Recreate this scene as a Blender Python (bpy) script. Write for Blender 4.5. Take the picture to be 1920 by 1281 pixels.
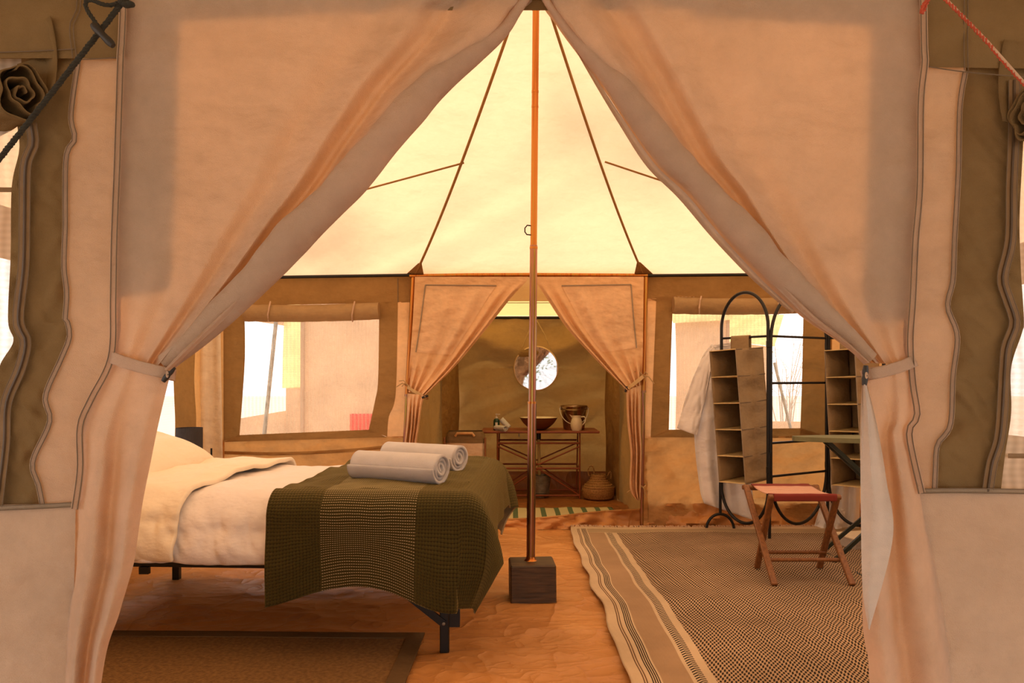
import bpy, math, random
from mathutils import Vector, Matrix, noise
random.seed(4)
for o in list(bpy.data.objects): bpy.data.objects.remove(o)
scene = bpy.context.scene
COL = scene.collection

# ------------------------------------------------------------------ camera, world, sun, exposure
F, CX, HY, HC = 1450.0, 960.0, 705.0, 1.15     # focal length in px, principal column, horizon row, eye height
cam_d = bpy.data.cameras.new('camera'); cam = bpy.data.objects.new('camera', cam_d); COL.objects.link(cam)
cam.location = (0, 0, HC); cam.rotation_euler = (math.pi/2, 0, 0)
cam_d.sensor_width = 36; cam_d.lens = F/1920*36; cam_d.shift_y = (HY-640.5)/1920
cam_d.clip_start = 0.05; cam_d.clip_end = 300
scene.camera = cam

world = bpy.data.worlds.new('world'); scene.world = world; world.use_nodes = True
bg = world.node_tree.nodes['Background']; bg.inputs[0].default_value = (1.0, 0.96, 0.95, 1); bg.inputs[1].default_value = 3.9

SUN_TO = Vector((-0.06, 0.14, 0.98)).normalized()
sd = bpy.data.lights.new('sun', 'SUN'); sd.energy = 10.5; sd.angle = 0.045; sd.color = (1.0, 0.93, 0.80)
sun = bpy.data.objects.new('sun', sd); COL.objects.link(sun)
sun.rotation_euler = SUN_TO.to_track_quat('Z', 'Y').to_euler(); sun.location = SUN_TO*20

vs = scene.view_settings
vs.view_transform = 'Standard'; vs.look = 'None'; vs.exposure = -0.80; vs.gamma = 1.0; vs.use_curve_mapping = False

# ------------------------------------------------------------------ helpers
def P(px, py, D): return Vector(((px-CX)*D/F, D, HC+(HY-py)*D/F))
def FL(px, py, z=0.0):
    D = F*(HC-z)/(py-HY); return P(px, py, D)
def lerp(a, b, t): return a+(b-a)*t
def smooth(a, b, x):
    t = max(0.0, min(1.0, (x-a)/(b-a))); return t*t*(3-2*t)
def nz(x, y, z=0.0): return noise.noise(Vector((x, y, z)))

class Poly:
    """smooth curve through points, sampled by arc fraction"""
    def __init__(s, pts, sm=True, n=12):
        p = [Vector(q) for q in pts]
        out = []
        if sm and len(p) > 2:
            for i in range(len(p)-1):
                p0 = p[max(i-1, 0)]; p1 = p[i]; p2 = p[i+1]; p3 = p[min(i+2, len(p)-1)]
                for k in range(n):
                    t = k/n
                    out.append(0.5*((2*p1)+(p2-p0)*t+(2*p0-5*p1+4*p2-p3)*t*t+(3*p1-p0-3*p2+p3)*t**3))
            out.append(p[-1])
        else: out = p
        s.p = out; s.l = [0.0]
        for a, b in zip(out, out[1:]): s.l.append(s.l[-1]+(b-a).length)
    def __call__(s, t):
        d = max(0.0, min(1.0, t))*s.l[-1]
        lo, hi = 0, len(s.l)-1
        while hi-lo > 1:
            m = (lo+hi)//2
            if s.l[m] <= d: lo = m
            else: hi = m
        seg = s.l[hi]-s.l[lo]
        return s.p[lo].lerp(s.p[hi], (d-s.l[lo])/seg if seg > 1e-9 else 0)

class MB:
    def __init__(s): s.v = []; s.f = []; s.uv = {}
    def add(s, vs_, fs):
        o = len(s.v); s.v += [tuple(v) for v in vs_]; s.f += [tuple(i+o for i in f) for f in fs]; return s
    def box(s, c, size, R=None, bev=0.0):
        hx, hy, hz = size[0]/2, size[1]/2, size[2]/2
        b = min(bev, hx*.45, hy*.45, hz*.45)
        c = Vector(c); R = R or Matrix.Identity(3)
        if b <= 0:
            vs_ = [(x, y, z) for x in (-hx, hx) for y in (-hy, hy) for z in (-hz, hz)]
            fs = [(0,1,3,2),(4,6,7,5),(0,4,5,1),(2,3,7,6),(0,2,6,4),(1,5,7,3)]
        else:
            rings = []
            for z, i in ((-hz, b), (-hz+b, 0), (hz-b, 0), (hz, b)):
                x, y = hx-i, hy-i; k = b if i == 0 else b*.4
                rings.append([(x-k,-y,z),(x,-y+k,z),(x,y-k,z),(x-k,y,z),(-x+k,y,z),(-x,y-k,z),(-x,-y+k,z),(-x+k,-y,z)])
            vs_ = [p for r in rings for p in r]; fs = [tuple(range(7, -1, -1)), tuple(range(24, 32))]
            for r in range(3):
                for k in range(8): fs.append((r*8+k, r*8+(k+1) % 8, (r+1)*8+(k+1) % 8, (r+1)*8+k))
        return s.add([c+R@Vector(v) for v in vs_], fs)
    def bar(s, a, b, w, h, up=(0,0,1), bev=0.0):
        a, b = Vector(a), Vector(b); d = (b-a); L = d.length; d.normalize(); u = Vector(up)
        if abs(d.dot(u)) > .98: u = Vector((0,1,0))
        x = d.cross(u).normalized(); u2 = x.cross(d).normalized()
        R = Matrix((x, d, u2)).transposed()
        return s.box((a+b)/2, (w, L, h), R, bev)
    def tube(s, pts, r, n=10, closed=False, cap=True):
        pts = [Vector(p) for p in pts]; m = len(pts)
        rr = r if isinstance(r, (list, tuple)) else [r]*m
        tan = []
        for i in range(m):
            a = pts[(i-1) % m] if (closed or i > 0) else pts[i]
            b = pts[(i+1) % m] if (closed or i < m-1) else pts[i]
            t = (b-a); tan.append(t.normalized() if t.length > 1e-9 else Vector((0,0,1)))
        u = tan[0].orthogonal().normalized(); vs_ = []
        for i in range(m):
            u = (u-tan[i]*u.dot(tan[i]))
            u = u.normalized() if u.length > 1e-6 else tan[i].orthogonal().normalized()
            w = tan[i].cross(u)
            for k in range(n):
                a = 2*math.pi*k/n; vs_.append(pts[i]+(u*math.cos(a)+w*math.sin(a))*rr[i])
        fs = []
        for i in range(m if closed else m-1):
            j = (i+1) % m
            for k in range(n): fs.append((i*n+k, i*n+(k+1) % n, j*n+(k+1) % n, j*n+k))
        if cap and not closed: fs += [tuple(range(n-1, -1, -1)), tuple(range((m-1)*n, m*n))]
        return s.add(vs_, fs)
    def lathe(s, prof, c, n=32, R=None, sx=1.0, sy=1.0, cap=True):
        c = Vector(c); R = R or Matrix.Identity(3); vs_ = []; m = len(prof)
        for r, z in prof:
            for k in range(n):
                a = 2*math.pi*k/n; vs_.append(c+R@Vector((r*math.cos(a)*sx, r*math.sin(a)*sy, z)))
        fs = []
        for i in range(m-1):
            for k in range(n): fs.append((i*n+k, i*n+(k+1) % n, (i+1)*n+(k+1) % n, (i+1)*n+k))
        if cap and prof[0][0] > 1e-4: fs.append(tuple(range(n-1, -1, -1)))
        if cap and prof[-1][0] > 1e-4: fs.append(tuple(range((m-1)*n, m*n)))
        return s.add(vs_, fs)
    def rope(s, pts, r, turns_per_m=40, strands=3, step=.006):
        pl = Poly(pts, n=8); n = max(8, int(pl.l[-1]/step)); L = pl.l[-1]
        cs = [pl(i/n) for i in range(n+1)]
        for k in range(strands):
            q = []
            for i, c in enumerate(cs):
                t = (cs[min(i+1, n)]-cs[max(i-1, 0)]).normalized(); u = t.cross(Vector((0.31,0.9,0.3))).normalized(); w = t.cross(u)
                a = 2*math.pi*(k/strands+L*i/n*turns_per_m); q.append(c+(u*math.cos(a)+w*math.sin(a))*r*.5)
            s.tube(q, r*.56, 6)
        return s
    def grid(s, nu, nv, fn, uvf=None, wrap=False):
        o = len(s.v)
        for j in range(nv+1):
            for i in range(nu+1):
                s.v.append(tuple(fn(i/nu, j/nv)))
                if uvf: s.uv[len(s.v)-1] = uvf(i/nu, j/nv)
        for j in range(nv):
            for i in range(nu):
                a = o+j*(nu+1)+i; s.f.append((a, a+1, a+nu+2, a+nu+1))
        return s
    def build(s, name, mat, parent=None, sm=True, solid=0, sub=0, mat2=None, label=None, offset=0):
        me = bpy.data.meshes.new(name); me.from_pydata(s.v, [], s.f); me.update()
        ob = bpy.data.objects.new(name, me); COL.objects.link(ob)
        me.materials.append(mat)
        if mat2: me.materials.append(mat2)
        if sm: me.polygons.foreach_set('use_smooth', [True]*len(me.polygons))
        if s.uv:
            lay = me.uv_layers.new(name='UVMap')
            for lp in me.loops: lay.data[lp.index].uv = s.uv.get(lp.vertex_index, (0, 0))
        if solid:
            m = ob.modifiers.new('thick', 'SOLIDIFY'); m.thickness = solid; m.offset = offset
            if mat2: m.material_offset = 1
        if sub:
            m = ob.modifiers.new('sub', 'SUBSURF'); m.levels = sub; m.render_levels = sub
        if sm and not solid and not s.uv:
            try: me.set_sharp_from_angle(angle=math.radians(50))
            except Exception: pass
        if parent is not None:
            ob.parent = parent; ob.matrix_parent_inverse = ABS(parent).inverted()
        if label: ob['label'] = label
        return ob
def ABS(o):
    m = o.matrix_basis.copy(); 
    if o.parent: m = ABS(o.parent) @ o.matrix_parent_inverse @ m
    return m
def thing(name, label, cat, loc=(0,0,0), group=None, kind=None):
    o = bpy.data.objects.new(name, None); COL.objects.link(o); o.location = loc; o.empty_display_size = .1
    return tag(o, label, cat, group, kind)
def tag(o, label, cat, group=None, kind=None):
    o['label'] = label; o['category'] = cat
    if group: o['group'] = group
    if kind: o['kind'] = kind
    return o
def structure(name, label, cat, loc=(0,0,0)): return thing(name, label, cat, loc, kind='structure')

# ------------------------------------------------------------------ materials
def newmat(name):
    m = bpy.data.materials.new(name); m.use_nodes = True; nt = m.node_tree; nt.nodes.clear()
    out = nt.nodes.new('ShaderNodeOutputMaterial'); return m, nt, out
def nd(nt, t, **kw):
    n = nt.nodes.new('ShaderNode'+t)
    for k, v in kw.items(): setattr(n, k, v)
    return n
def setin(nt, sock, v):
    if hasattr(v, 'is_linked'): nt.links.new(v, sock)
    else: sock.default_value = v
def MA(nt, op, a, b=None, c=None):
    n = nd(nt, 'Math', operation=op)
    for i, v in enumerate((a, b, c)):
        if v is not None: setin(nt, n.inputs[i], v)
    return n.outputs[0]
def MIX(nt, f, a, b, mode='MIX'):
    n = nd(nt, 'Mix', data_type='RGBA', blend_type=mode); setin(nt, n.inputs[0], f)
    def c(v): return (*v, 1) if isinstance(v, tuple) and len(v) == 3 else v
    setin(nt, n.inputs[6], c(a)); setin(nt, n.inputs[7], c(b)); return n.outputs[2]
def NOISE(nt, vec, scale, detail=3, rough=.55):
    n = nd(nt, 'TexNoise'); n.inputs['Scale'].default_value = scale; n.inputs['Detail'].default_value = detail; n.inputs['Roughness'].default_value = rough
    if vec is not None: nt.links.new(vec, n.inputs['Vector'])
    return n.outputs[0]
def MAPV(nt, vec, sc):
    n = nd(nt, 'Mapping'); nt.links.new(vec, n.inputs[0]); n.inputs['Scale'].default_value = sc; return n.outputs[0]
def RAMP(nt, f, stops):
    n = nd(nt, 'ValToRGB'); el = n.color_ramp.elements
    while len(el) < len(stops): el.new(.5)
    for e, (p, c) in zip(el, stops): e.position = p; e.color = (*c, 1)
    nt.links.new(f, n.inputs[0]); return n.outputs[0]
def BUMP(nt, h, st, dist=.01):
    n = nd(nt, 'Bump'); n.inputs['Strength'].default_value = st; n.inputs['Distance'].default_value = dist; nt.links.new(h, n.inputs['Height']); return n.outputs[0]

def canvas(name, col, trans=.3, tcol=None, weave=500, dirt=.12, var=.10):
    m, nt, out = newmat(name)
    co = nd(nt, 'TexCoord').outputs['Object']
    n1 = NOISE(nt, co, 2.3, 5); n2 = NOISE(nt, co, 26, 4)
    v = MA(nt, 'ADD', MA(nt, 'MULTIPLY', n1, .7), MA(nt, 'MULTIPLY', n2, .3))
    f = RAMP(nt, v, [(.32, (1-var*2.2,)*3), (.62, (1+0*var,)*3)])
    c = MIX(nt, 1.0, f, col, 'MULTIPLY')
    sp = RAMP(nt, NOISE(nt, co, 9, 6, .7), [(.66, (0,0,0)), (.80, (1,1,1))])
    c = MIX(nt, MA(nt, 'MULTIPLY', sp, dirt), c, tuple(x*.45 for x in col))
    wv = NOISE(nt, co, weave, 1); cr = NOISE(nt, MAPV(nt, co, (2.2, 2.2, 3.6)), 1.8, 4, .5)
    b = BUMP(nt, MA(nt, 'ADD', MA(nt, 'MULTIPLY', wv, .03), cr), .7, .06)
    d = nd(nt, 'BsdfDiffuse'); nt.links.new(c, d.inputs[0]); nt.links.new(b, d.inputs['Normal'])
    if trans > 0:
        t = nd(nt, 'BsdfTranslucent'); tc = MIX(nt, 1.0, f, tcol or tuple(x**1.4 for x in col), 'MULTIPLY'); nt.links.new(tc, t.inputs[0]); nt.links.new(b, t.inputs['Normal'])
        x = nd(nt, 'MixShader'); x.inputs[0].default_value = trans
        nt.links.new(d.outputs[0], x.inputs[1]); nt.links.new(t.outputs[0], x.inputs[2]); nt.links.new(x.outputs[0], out.inputs[0])
    else: nt.links.new(d.outputs[0], out.inputs[0])
    return m
def solid(name, col, rough=.6, metal=0.0, bump=0.0, bscale=60, var=.12, spec=.5, coat=0):
    m, nt, out = newmat(name); p = nd(nt, 'BsdfPrincipled'); co = nd(nt, 'TexCoord').outputs['Object']
    n1 = NOISE(nt, co, 14, 4)
    f = RAMP(nt, n1, [(.3, (1-var*2,)*3), (.7, (1.0,)*3)])
    nt.links.new(MIX(nt, 1.0, f, col, 'MULTIPLY'), p.inputs['Base Color'])
    p.inputs['Roughness'].default_value = rough; p.inputs['Metallic'].default_value = metal; p.inputs['Specular IOR Level'].default_value = spec
    if bump: nt.links.new(BUMP(nt, NOISE(nt, co, bscale, 5, .6), bump, .01), p.inputs['Normal'])
    nt.links.new(p.outputs[0], out.inputs[0]); return m
def wood(name, c1, c2, scale=(30, 30, 3), rough=.55):
    m, nt, out = newmat(name); p = nd(nt, 'BsdfPrincipled'); co = nd(nt, 'TexCoord').outputs['Object']
    n = NOISE(nt, MAPV(nt, co, scale), 2.0, 6, .65)
    nt.links.new(RAMP(nt, n, [(.3, c1), (.7, c2)]), p.inputs['Base Color']); p.inputs['Roughness'].default_value = rough
    nt.links.new(BUMP(nt, n, .4, .006), p.inputs['Normal']); nt.links.new(p.outputs[0], out.inputs[0]); return m
def mesh_net(name, col, cover, stripe=220, axis=0):
    m, nt, out = newmat(name); co = nd(nt, 'TexCoord').outputs['Object']
    sx = nd(nt, 'SeparateXYZ'); nt.links.new(co, sx.inputs[0])
    w = MA(nt, 'SINE', MA(nt, 'MULTIPLY', sx.outputs[axis], stripe)); w2 = MA(nt, 'SINE', MA(nt, 'MULTIPLY', sx.outputs[2], stripe*1.7))
    fac = MA(nt, 'ADD', cover, MA(nt, 'ADD', MA(nt, 'MULTIPLY', w, .09), MA(nt, 'MULTIPLY', w2, .04)))
    d = nd(nt, 'BsdfDiffuse'); d.inputs[0].default_value = (*col, 1); t = nd(nt, 'BsdfTranslucent'); t.inputs[0].default_value = (*col, 1)
    a = nd(nt, 'MixShader'); a.inputs[0].default_value = .5; nt.links.new(d.outputs[0], a.inputs[1]); nt.links.new(t.outputs[0], a.inputs[2])
    tr = nd(nt, 'BsdfTransparent'); x = nd(nt, 'MixShader'); nt.links.new(fac, x.inputs[0]); nt.links.new(tr.outputs[0], x.inputs[1]); nt.links.new(a.outputs[0], x.inputs[2])
    nt.links.new(x.outputs[0], out.inputs[0]); return m
def brass(name, stops, rough=.28):
    m, nt, out = newmat(name); p = nd(nt, 'BsdfPrincipled'); co = nd(nt, 'TexCoord').outputs['Object']
    n = NOISE(nt, MAPV(nt, co, (60, 60, 1.1)), 1.2, 4, .6); nt.links.new(RAMP(nt, n, stops), p.inputs['Base Color'])
    p.inputs['Metallic'].default_value = 1.0; p.inputs['Roughness'].default_value = rough; nt.links.new(p.outputs[0], out.inputs[0]); return m

M = {}
M['cream'] = canvas('cream_canvas', (.58, .46, .36), .30, (.80, .47, .20), dirt=.25)
M['curtain'] = canvas('curtain_canvas', (.68, .52, .39), .32, (.92, .52, .23))
M['lining'] = canvas('curtain_lining', (.72, .65, .58), .25, (.8, .6, .4))
M['inner_curtain'] = canvas('inner_curtain_canvas', (.86, .55, .31), .16, (.95, .56, .20))
M['inner_cream'] = canvas('inner_wall_canvas', (.62, .34, .13), .25, (.92, .50, .17))
M['inner_panel'] = canvas('inner_curtain_panel', (.92, .62, .37), .16, (1.0, .62, .25))
M['strip_in'] = canvas('inner_strip_canvas', (.90, .55, .28), .3, (1.0, .6, .28))
M['hamper'] = canvas('hamper_canvas', (.80, .62, .42), .1, (.8, .6, .3))
M['annex_roof'] = canvas('annex_roof_canvas', (.76, .56, .28), .42, (.78, .54, .20), dirt=.10, var=.04)
M['dry'] = solid('dry_twig', (.5, .4, .32), .9)
M['kick'] = canvas('kick_panel_canvas', (.62, .46, .34), .12, (.8, .5, .25), dirt=.35)
M['olive'] = canvas('olive_canvas', (.235, .155, .072), .06, (.3, .2, .08), dirt=.2)
M['olive_warm_lit'] = canvas('olive_canvas_warm_lit', (.36, .20, .075), .12, (.4, .24, .07), dirt=.1)  # same olive cloth as outside, orange bounced light put into its colour
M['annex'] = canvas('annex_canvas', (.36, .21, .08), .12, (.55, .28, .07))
M['roof'] = canvas('roof_canvas', (.74, .56, .36), .50, (.78, .495, .28), dirt=.10, var=.04)
M['tape'] = canvas('seam_tape', (.40, .22, .08), .10, (.5, .25, .06))
M['tape_grey'] = canvas('seam_tape_grey', (.40, .31, .22), .10, (.5, .3, .1))
M['zip'] = solid('zip_tape', (.30, .18, .08), .7, bump=.3)
M['zip_dark'] = solid('zip_teeth', (.10, .06, .03), .5)
M['thread'] = solid('brown_thread', (.20, .14, .085), .8)
M['net'] = mesh_net('window_net', (.85, .64, .42), .30)
M['net_white'] = mesh_net('white_window_net', (.9, .84, .75), .55, 260)
M['black'] = solid('black_metal', (.012, .011, .010), .42, .3)
M['toggle'] = solid('toggle_wood', (.025, .02, .017), .5, bump=.3)
M['brass_up'] = brass('copper_pole', [(.30, (.30, .09, .02)), (.48, (.52, .19, .045)), (.66, (.42, .26, .06)), (.8, (.26, .08, .02))])
M['brass_low'] = brass('passivated_pole', [(.28, (.20, .09, .05)), (.42, (.36, .26, .06)), (.52, (.42, .17, .14)), (.62, (.14, .13, .04)), (.8, (.40, .22, .07))])
M['block'] = wood('block_wood', (.028, .017, .008), (.11, .062, .028), (3, 18, 40))
M['teak'] = wood('teak_wood', (.13, .045, .012), (.28, .11, .03), (40, 40, 4), .45)
M['whitecloth'] = canvas('white_linen', (.94, .90, .88), .08, (.9, .8, .65), dirt=0, var=.02)
M['duvet'] = canvas('duvet_linen', (.86, .80, .78), 0, dirt=0, var=.02)
M['pillow'] = canvas('pillow_cotton', (.90, .80, .64), 0, dirt=0, var=.02)
M['towel'] = solid('towel_terry', (.93, .90, .91), .95, bump=.9, bscale=420, var=.04, spec=.1)
M['drape'] = canvas('beige_drape', (.95, .82, .62), .1, (.85, .6, .3), dirt=0)
M['organizer'] = canvas('organizer_fabric', (.42, .30, .17), .08, (.5, .35, .18), dirt=.05)
M['orgshelf'] = canvas('organizer_shelf', (.80, .62, .32), .1, (.8, .6, .3), dirt=0)
M['shade'] = solid('lamp_shade_fibre', (.06, .05, .05), .8, bump=.5)
M['redmetal'] = solid('red_brown_metal', (.30, .07, .018), .4, .1)
M['ironing'] = solid('olive_board_cover', (.20, .20, .10), .85, bump=.2)
M['darkgreen_metal'] = solid('dark_green_metal', (.02, .03, .022), .45, .2)
M['rope_dark'] = solid('dark_rope', (.035, .032, .022), .9, bump=.5)
M['rope_red'] = solid('red_rope', (.55, .09, .04), .85)
M['rope_pale'] = solid('pale_rope', (.62, .42, .28), .85)
M['rope_jute'] = solid('jute_rope', (.55, .36, .16), .9)
M['steel'] = solid('steel_bucket', (.42, .28, .16), .22, .9)
M['galv'] = solid('galvanised', (.36, .33, .27), .5, .6, var=.3)
M['bowl'] = solid('wooden_bowl', (.16, .045, .015), .4)
M['enamel'] = solid('cream_enamel', (.85, .72, .52), .3)
M['bottle'] = solid('green_bottle', (.01, .05, .03), .25)
M['white_plastic'] = solid('white_plastic', (.8, .72, .62), .4)
M['mirror'] = solid('mirror_glass', (.92, .9, .88), .02, 1.0, var=0)
M['mirror_frame'] = solid('mirror_frame_brass', (.75, .5, .25), .35, .6)
M['plastic_pipe'] = solid('waste_pipe', (.5, .36, .14), .5)
M['lacquer'] = wood('hamper_wood', (.45, .24, .08), (.65, .38, .16))
M['red'] = solid('red_cloth', (.75, .06, .05), .8)
M['ext_tan'] = canvas('neighbour_canvas', (.60, .40, .26), .30, (.75, .42, .22))
M['ext_roof'] = canvas('neighbour_roof_canvas', (.85, .70, .35), .45, (.95, .78, .34), var=.03)
M['bark'] = solid('bark', (.20, .15, .10), .9, bump=.6)
M['leaf'] = canvas('leaf', (.16, .19, .06), .35, (.30, .36, .08), dirt=0)
M['sand'] = solid('sandy_ground', (.50, .40, .32), .95, bump=.4, bscale=8, spec=.1)

# groundsheet: orange tarpaulin, creased
def groundsheet(name, col):
    m, nt, out = newmat(name); p = nd(nt, 'BsdfPrincipled'); co = nd(nt, 'TexCoord').outputs['Object']
    n = NOISE(nt, co, 1.6, 5); f = RAMP(nt, n, [(.35, (.78, .74, .7)), (.65, (1.05, 1.05, 1.05))])
    c = MIX(nt, 1.0, f, col, 'MULTIPLY')
    st = RAMP(nt, NOISE(nt, co, 22, 6, .7), [(.62, (0,0,0)), (.78, (1,1,1))]); c = MIX(nt, MA(nt, 'MULTIPLY', st, .35), c, (.16, .08, .03))
    nt.links.new(c, p.inputs['Base Color']); p.inputs['Roughness'].default_value = .42; p.inputs['Specular IOR Level'].default_value = .35
    def ridge(sc, k, e):
        q = NOISE(nt, MAPV(nt, co, sc), k, 2, .45); return MA(nt, 'POWER', MA(nt, 'SUBTRACT', 1.0, MA(nt, 'ABSOLUTE', MA(nt, 'SUBTRACT', MA(nt, 'MULTIPLY', q, 2.0), 1.0))), e)
    h = MA(nt, 'ADD', MA(nt, 'ADD', MA(nt, 'MULTIPLY', ridge((.8, 1.9, 1), 1.5, 9.0), .6), MA(nt, 'MULTIPLY', ridge((2.0, 1.2, 1), 1.7, 14.0), .5)), MA(nt, 'ADD', NOISE(nt, MAPV(nt, co, (1, 2, 1)), 2.2, 3), MA(nt, 'MULTIPLY', ridge((3.5, 5, 1), 2.2, 10.0), .2)))
    nt.links.new(BUMP(nt, h, .42, .035), p.inputs['Normal']); nt.links.new(p.outputs[0], out.inputs[0]); return m
M['sheet'] = groundsheet('groundsheet', (.58, .27, .085))
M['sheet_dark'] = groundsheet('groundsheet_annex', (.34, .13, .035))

def rug_mat():
    m, nt, out = newmat('patterned_rug'); p = nd(nt, 'BsdfPrincipled')
    uv = nd(nt, 'UVMap').outputs[0]; s = nd(nt, 'SeparateXYZ'); nt.links.new(uv, s.inputs[0]); x, y = s.outputs[0], s.outputs[1]
    def band(v, a, b): return MA(nt, 'MULTIPLY', MA(nt, 'GREATER_THAN', v, a), MA(nt, 'LESS_THAN', v, b))
    cream = (.64, .49, .33); tan = (.42, .28, .17); dark = (.035, .025, .018)
    # main field: staggered dark dashes in zigzag rows
    wob = MA(nt, 'MULTIPLY', NOISE(nt, uv, 3.0, 2), .03)
    zig = MA(nt, 'MULTIPLY', MA(nt, 'PINGPONG', MA(nt, 'ADD', x, wob), .045), .5)
    r = MA(nt, 'SINE', MA(nt, 'MULTIPLY', MA(nt, 'ADD', y, MA(nt, 'ADD', zig, wob)), 2*math.pi/.046))
    q = MA(nt, 'SINE', MA(nt, 'MULTIPLY', MA(nt, 'ADD', x, MA(nt, 'MULTIPLY', y, .25)), 2*math.pi/.0165))
    dots = MA(nt, 'GREATER_THAN', MA(nt, 'MULTIPLY', r, q), .06)
    fieldc = MIX(nt, RAMP(nt, NOISE(nt, uv, 5, 3), [(.3, (0,0,0)), (.7, (.5,.5,.5))]), (.54, .38, .24), (.45, .30, .18))
    c = MIX(nt, dots, fieldc, dark)
    # border stripes counted from the left edge
    c = MIX(nt, MA(nt, 'LESS_THAN', x, .325), c, cream)
    hb = MA(nt, 'GREATER_THAN', MA(nt, 'SINE', MA(nt, 'MULTIPLY', MA(nt, 'ADD', y, MA(nt, 'PINGPONG', MA(nt, 'SUBTRACT', x, .25), .02)), 2*math.pi/.022)), .1)
    c = MIX(nt, MA(nt, 'MULTIPLY', hb, band(x, .25, .29)), c, dark)
    c = MIX(nt, band(x, .12, .235), c, tan)
    ln = MA(nt, 'GREATER_THAN', MA(nt, 'SINE', MA(nt, 'MULTIPLY', x, 2*math.pi/.009)), -.1)
    c = MIX(nt, MA(nt, 'MULTIPLY', ln, band(x, .077, .112)), c, dark)
    c = MIX(nt, band(x, .048, .053), c, (.16, .09, .05)); c = MIX(nt, band(x, .058, .063), c, (.16, .09, .05))
    # far end border
    c = MIX(nt, MA(nt, 'MULTIPLY', MA(nt, 'GREATER_THAN', x, .12), MA(nt, 'LESS_THAN', y, .20)), c, MIX(nt, MA(nt, 'GREATER_THAN', MA(nt, 'SINE', MA(nt, 'MULTIPLY', y, 2*math.pi/.05)), .2), (.50, .38, .24), (.36, .26, .16)))
    c = MIX(nt, MA(nt, 'LESS_THAN', y, .07), c, cream)
    st = RAMP(nt, NOISE(nt, uv, 2.2, 4), [(.35, (.78,.78,.78)), (.65, (1,1,1))]); c = MIX(nt, 1.0, st, c, 'MULTIPLY')
    nt.links.new(c, p.inputs['Base Color']); p.inputs['Roughness'].default_value = .95; p.inputs['Specular IOR Level'].default_value = .1
    h = MA(nt, 'ADD', MA(nt, 'MULTIPLY', MA(nt, 'MULTIPLY', r, q), .25), NOISE(nt, uv, 220, 2))
    nt.links.new(BUMP(nt, h, .5, .004), p.inputs['Normal']); nt.links.new(p.outputs[0], out.inputs[0]); return m
M['rug'] = rug_mat()
def jute_mat():
    m, nt, out = newmat('jute_rug'); p = nd(nt, 'BsdfPrincipled'); co = nd(nt, 'TexCoord').outputs['Object']
    s = nd(nt, 'SeparateXYZ'); nt.links.new(co, s.inputs[0])
    w = MA(nt, 'SINE', MA(nt, 'ADD', MA(nt, 'MULTIPLY', s.outputs[0], 420), MA(nt, 'MULTIPLY', s.outputs[1], 700)))
    n = NOISE(nt, co, 60, 4); v = MA(nt, 'ADD', MA(nt, 'MULTIPLY', w, .15), n)
    nt.links.new(RAMP(nt, v, [(.3, (.13, .062, .016)), (.7, (.26, .14, .042))]), p.inputs['Base Color']); p.inputs['Roughness'].default_value = .95
    nt.links.new(BUMP(nt, v, .5, .004), p.inputs['Normal']); nt.links.new(p.outputs[0], out.inputs[0]); return m
M['jute'] = jute_mat()
M['jute_border'] = canvas('rug_border', (.16, .10, .05), 0, dirt=0)
def quilt_mat():
    m, nt, out = newmat('green_quilt'); p = nd(nt, 'BsdfPrincipled')
    uv = nd(nt, 'UVMap').outputs[0]; s = nd(nt, 'SeparateXYZ'); nt.links.new(uv, s.inputs[0]); x, y = s.outputs[0], s.outputs[1]
    nw = MA(nt, 'MULTIPLY', NOISE(nt, uv, 8, 2), .012); xx = MA(nt, 'ADD', x, nw); yy = MA(nt, 'ADD', y, nw)
    cell = .0125
    a = MA(nt, 'ABSOLUTE', MA(nt, 'SINE', MA(nt, 'MULTIPLY', xx, math.pi/cell))); b = MA(nt, 'ABSOLUTE', MA(nt, 'SINE', MA(nt, 'MULTIPLY', yy, math.pi/cell)))
    h = MA(nt, 'POWER', MA(nt, 'MULTIPLY', a, b), .5)
    base = MIX(nt, NOISE(nt, uv, 12, 4), (.043, .035, .009), (.064, .051, .013))
    c = MIX(nt, MA(nt, 'LESS_THAN', h, .42), base, (.016, .013, .004))
    band = MA(nt, 'MULTIPLY', MA(nt, 'GREATER_THAN', x, .17), MA(nt, 'LESS_THAN', x, .55))
    row = .0112
    line = MA(nt, 'GREATER_THAN', MA(nt, 'SINE', MA(nt, 'MULTIPLY', yy, 2*math.pi/row)), .74)
    dash = MA(nt, 'GREATER_THAN', MA(nt, 'SINE', MA(nt, 'MULTIPLY', xx, 2*math.pi/.009)), -.35)
    bandc = MIX(nt, MA(nt, 'MULTIPLY', line, dash), (.040, .032, .009), (.46, .37, .22))
    c = MIX(nt, band, c, bandc)
    hb = MA(nt, 'SUBTRACT', 1.0, line)
    hh = nd(nt, 'Mix', data_type='FLOAT'); nt.links.new(band, hh.inputs[0]); nt.links.new(h, hh.inputs[2]); nt.links.new(hb, hh.inputs[3])
    nt.links.new(c, p.inputs['Base Color']); p.inputs['Roughness'].default_value = .95; p.inputs['Specular IOR Level'].default_value = .12
    p.inputs['Sheen Weight'].default_value = .6; p.inputs['Sheen Tint'].default_value = (.55, .42, .16, 1)
    nt.links.new(BUMP(nt, hh.outputs[0], .8, .004), p.inputs['Normal']); nt.links.new(p.outputs[0], out.inputs[0]); return m
M['quilt'] = quilt_mat()
M['quilt_back'] = canvas('quilt_lining', (.42, .36, .22), 0, dirt=0)
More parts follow.
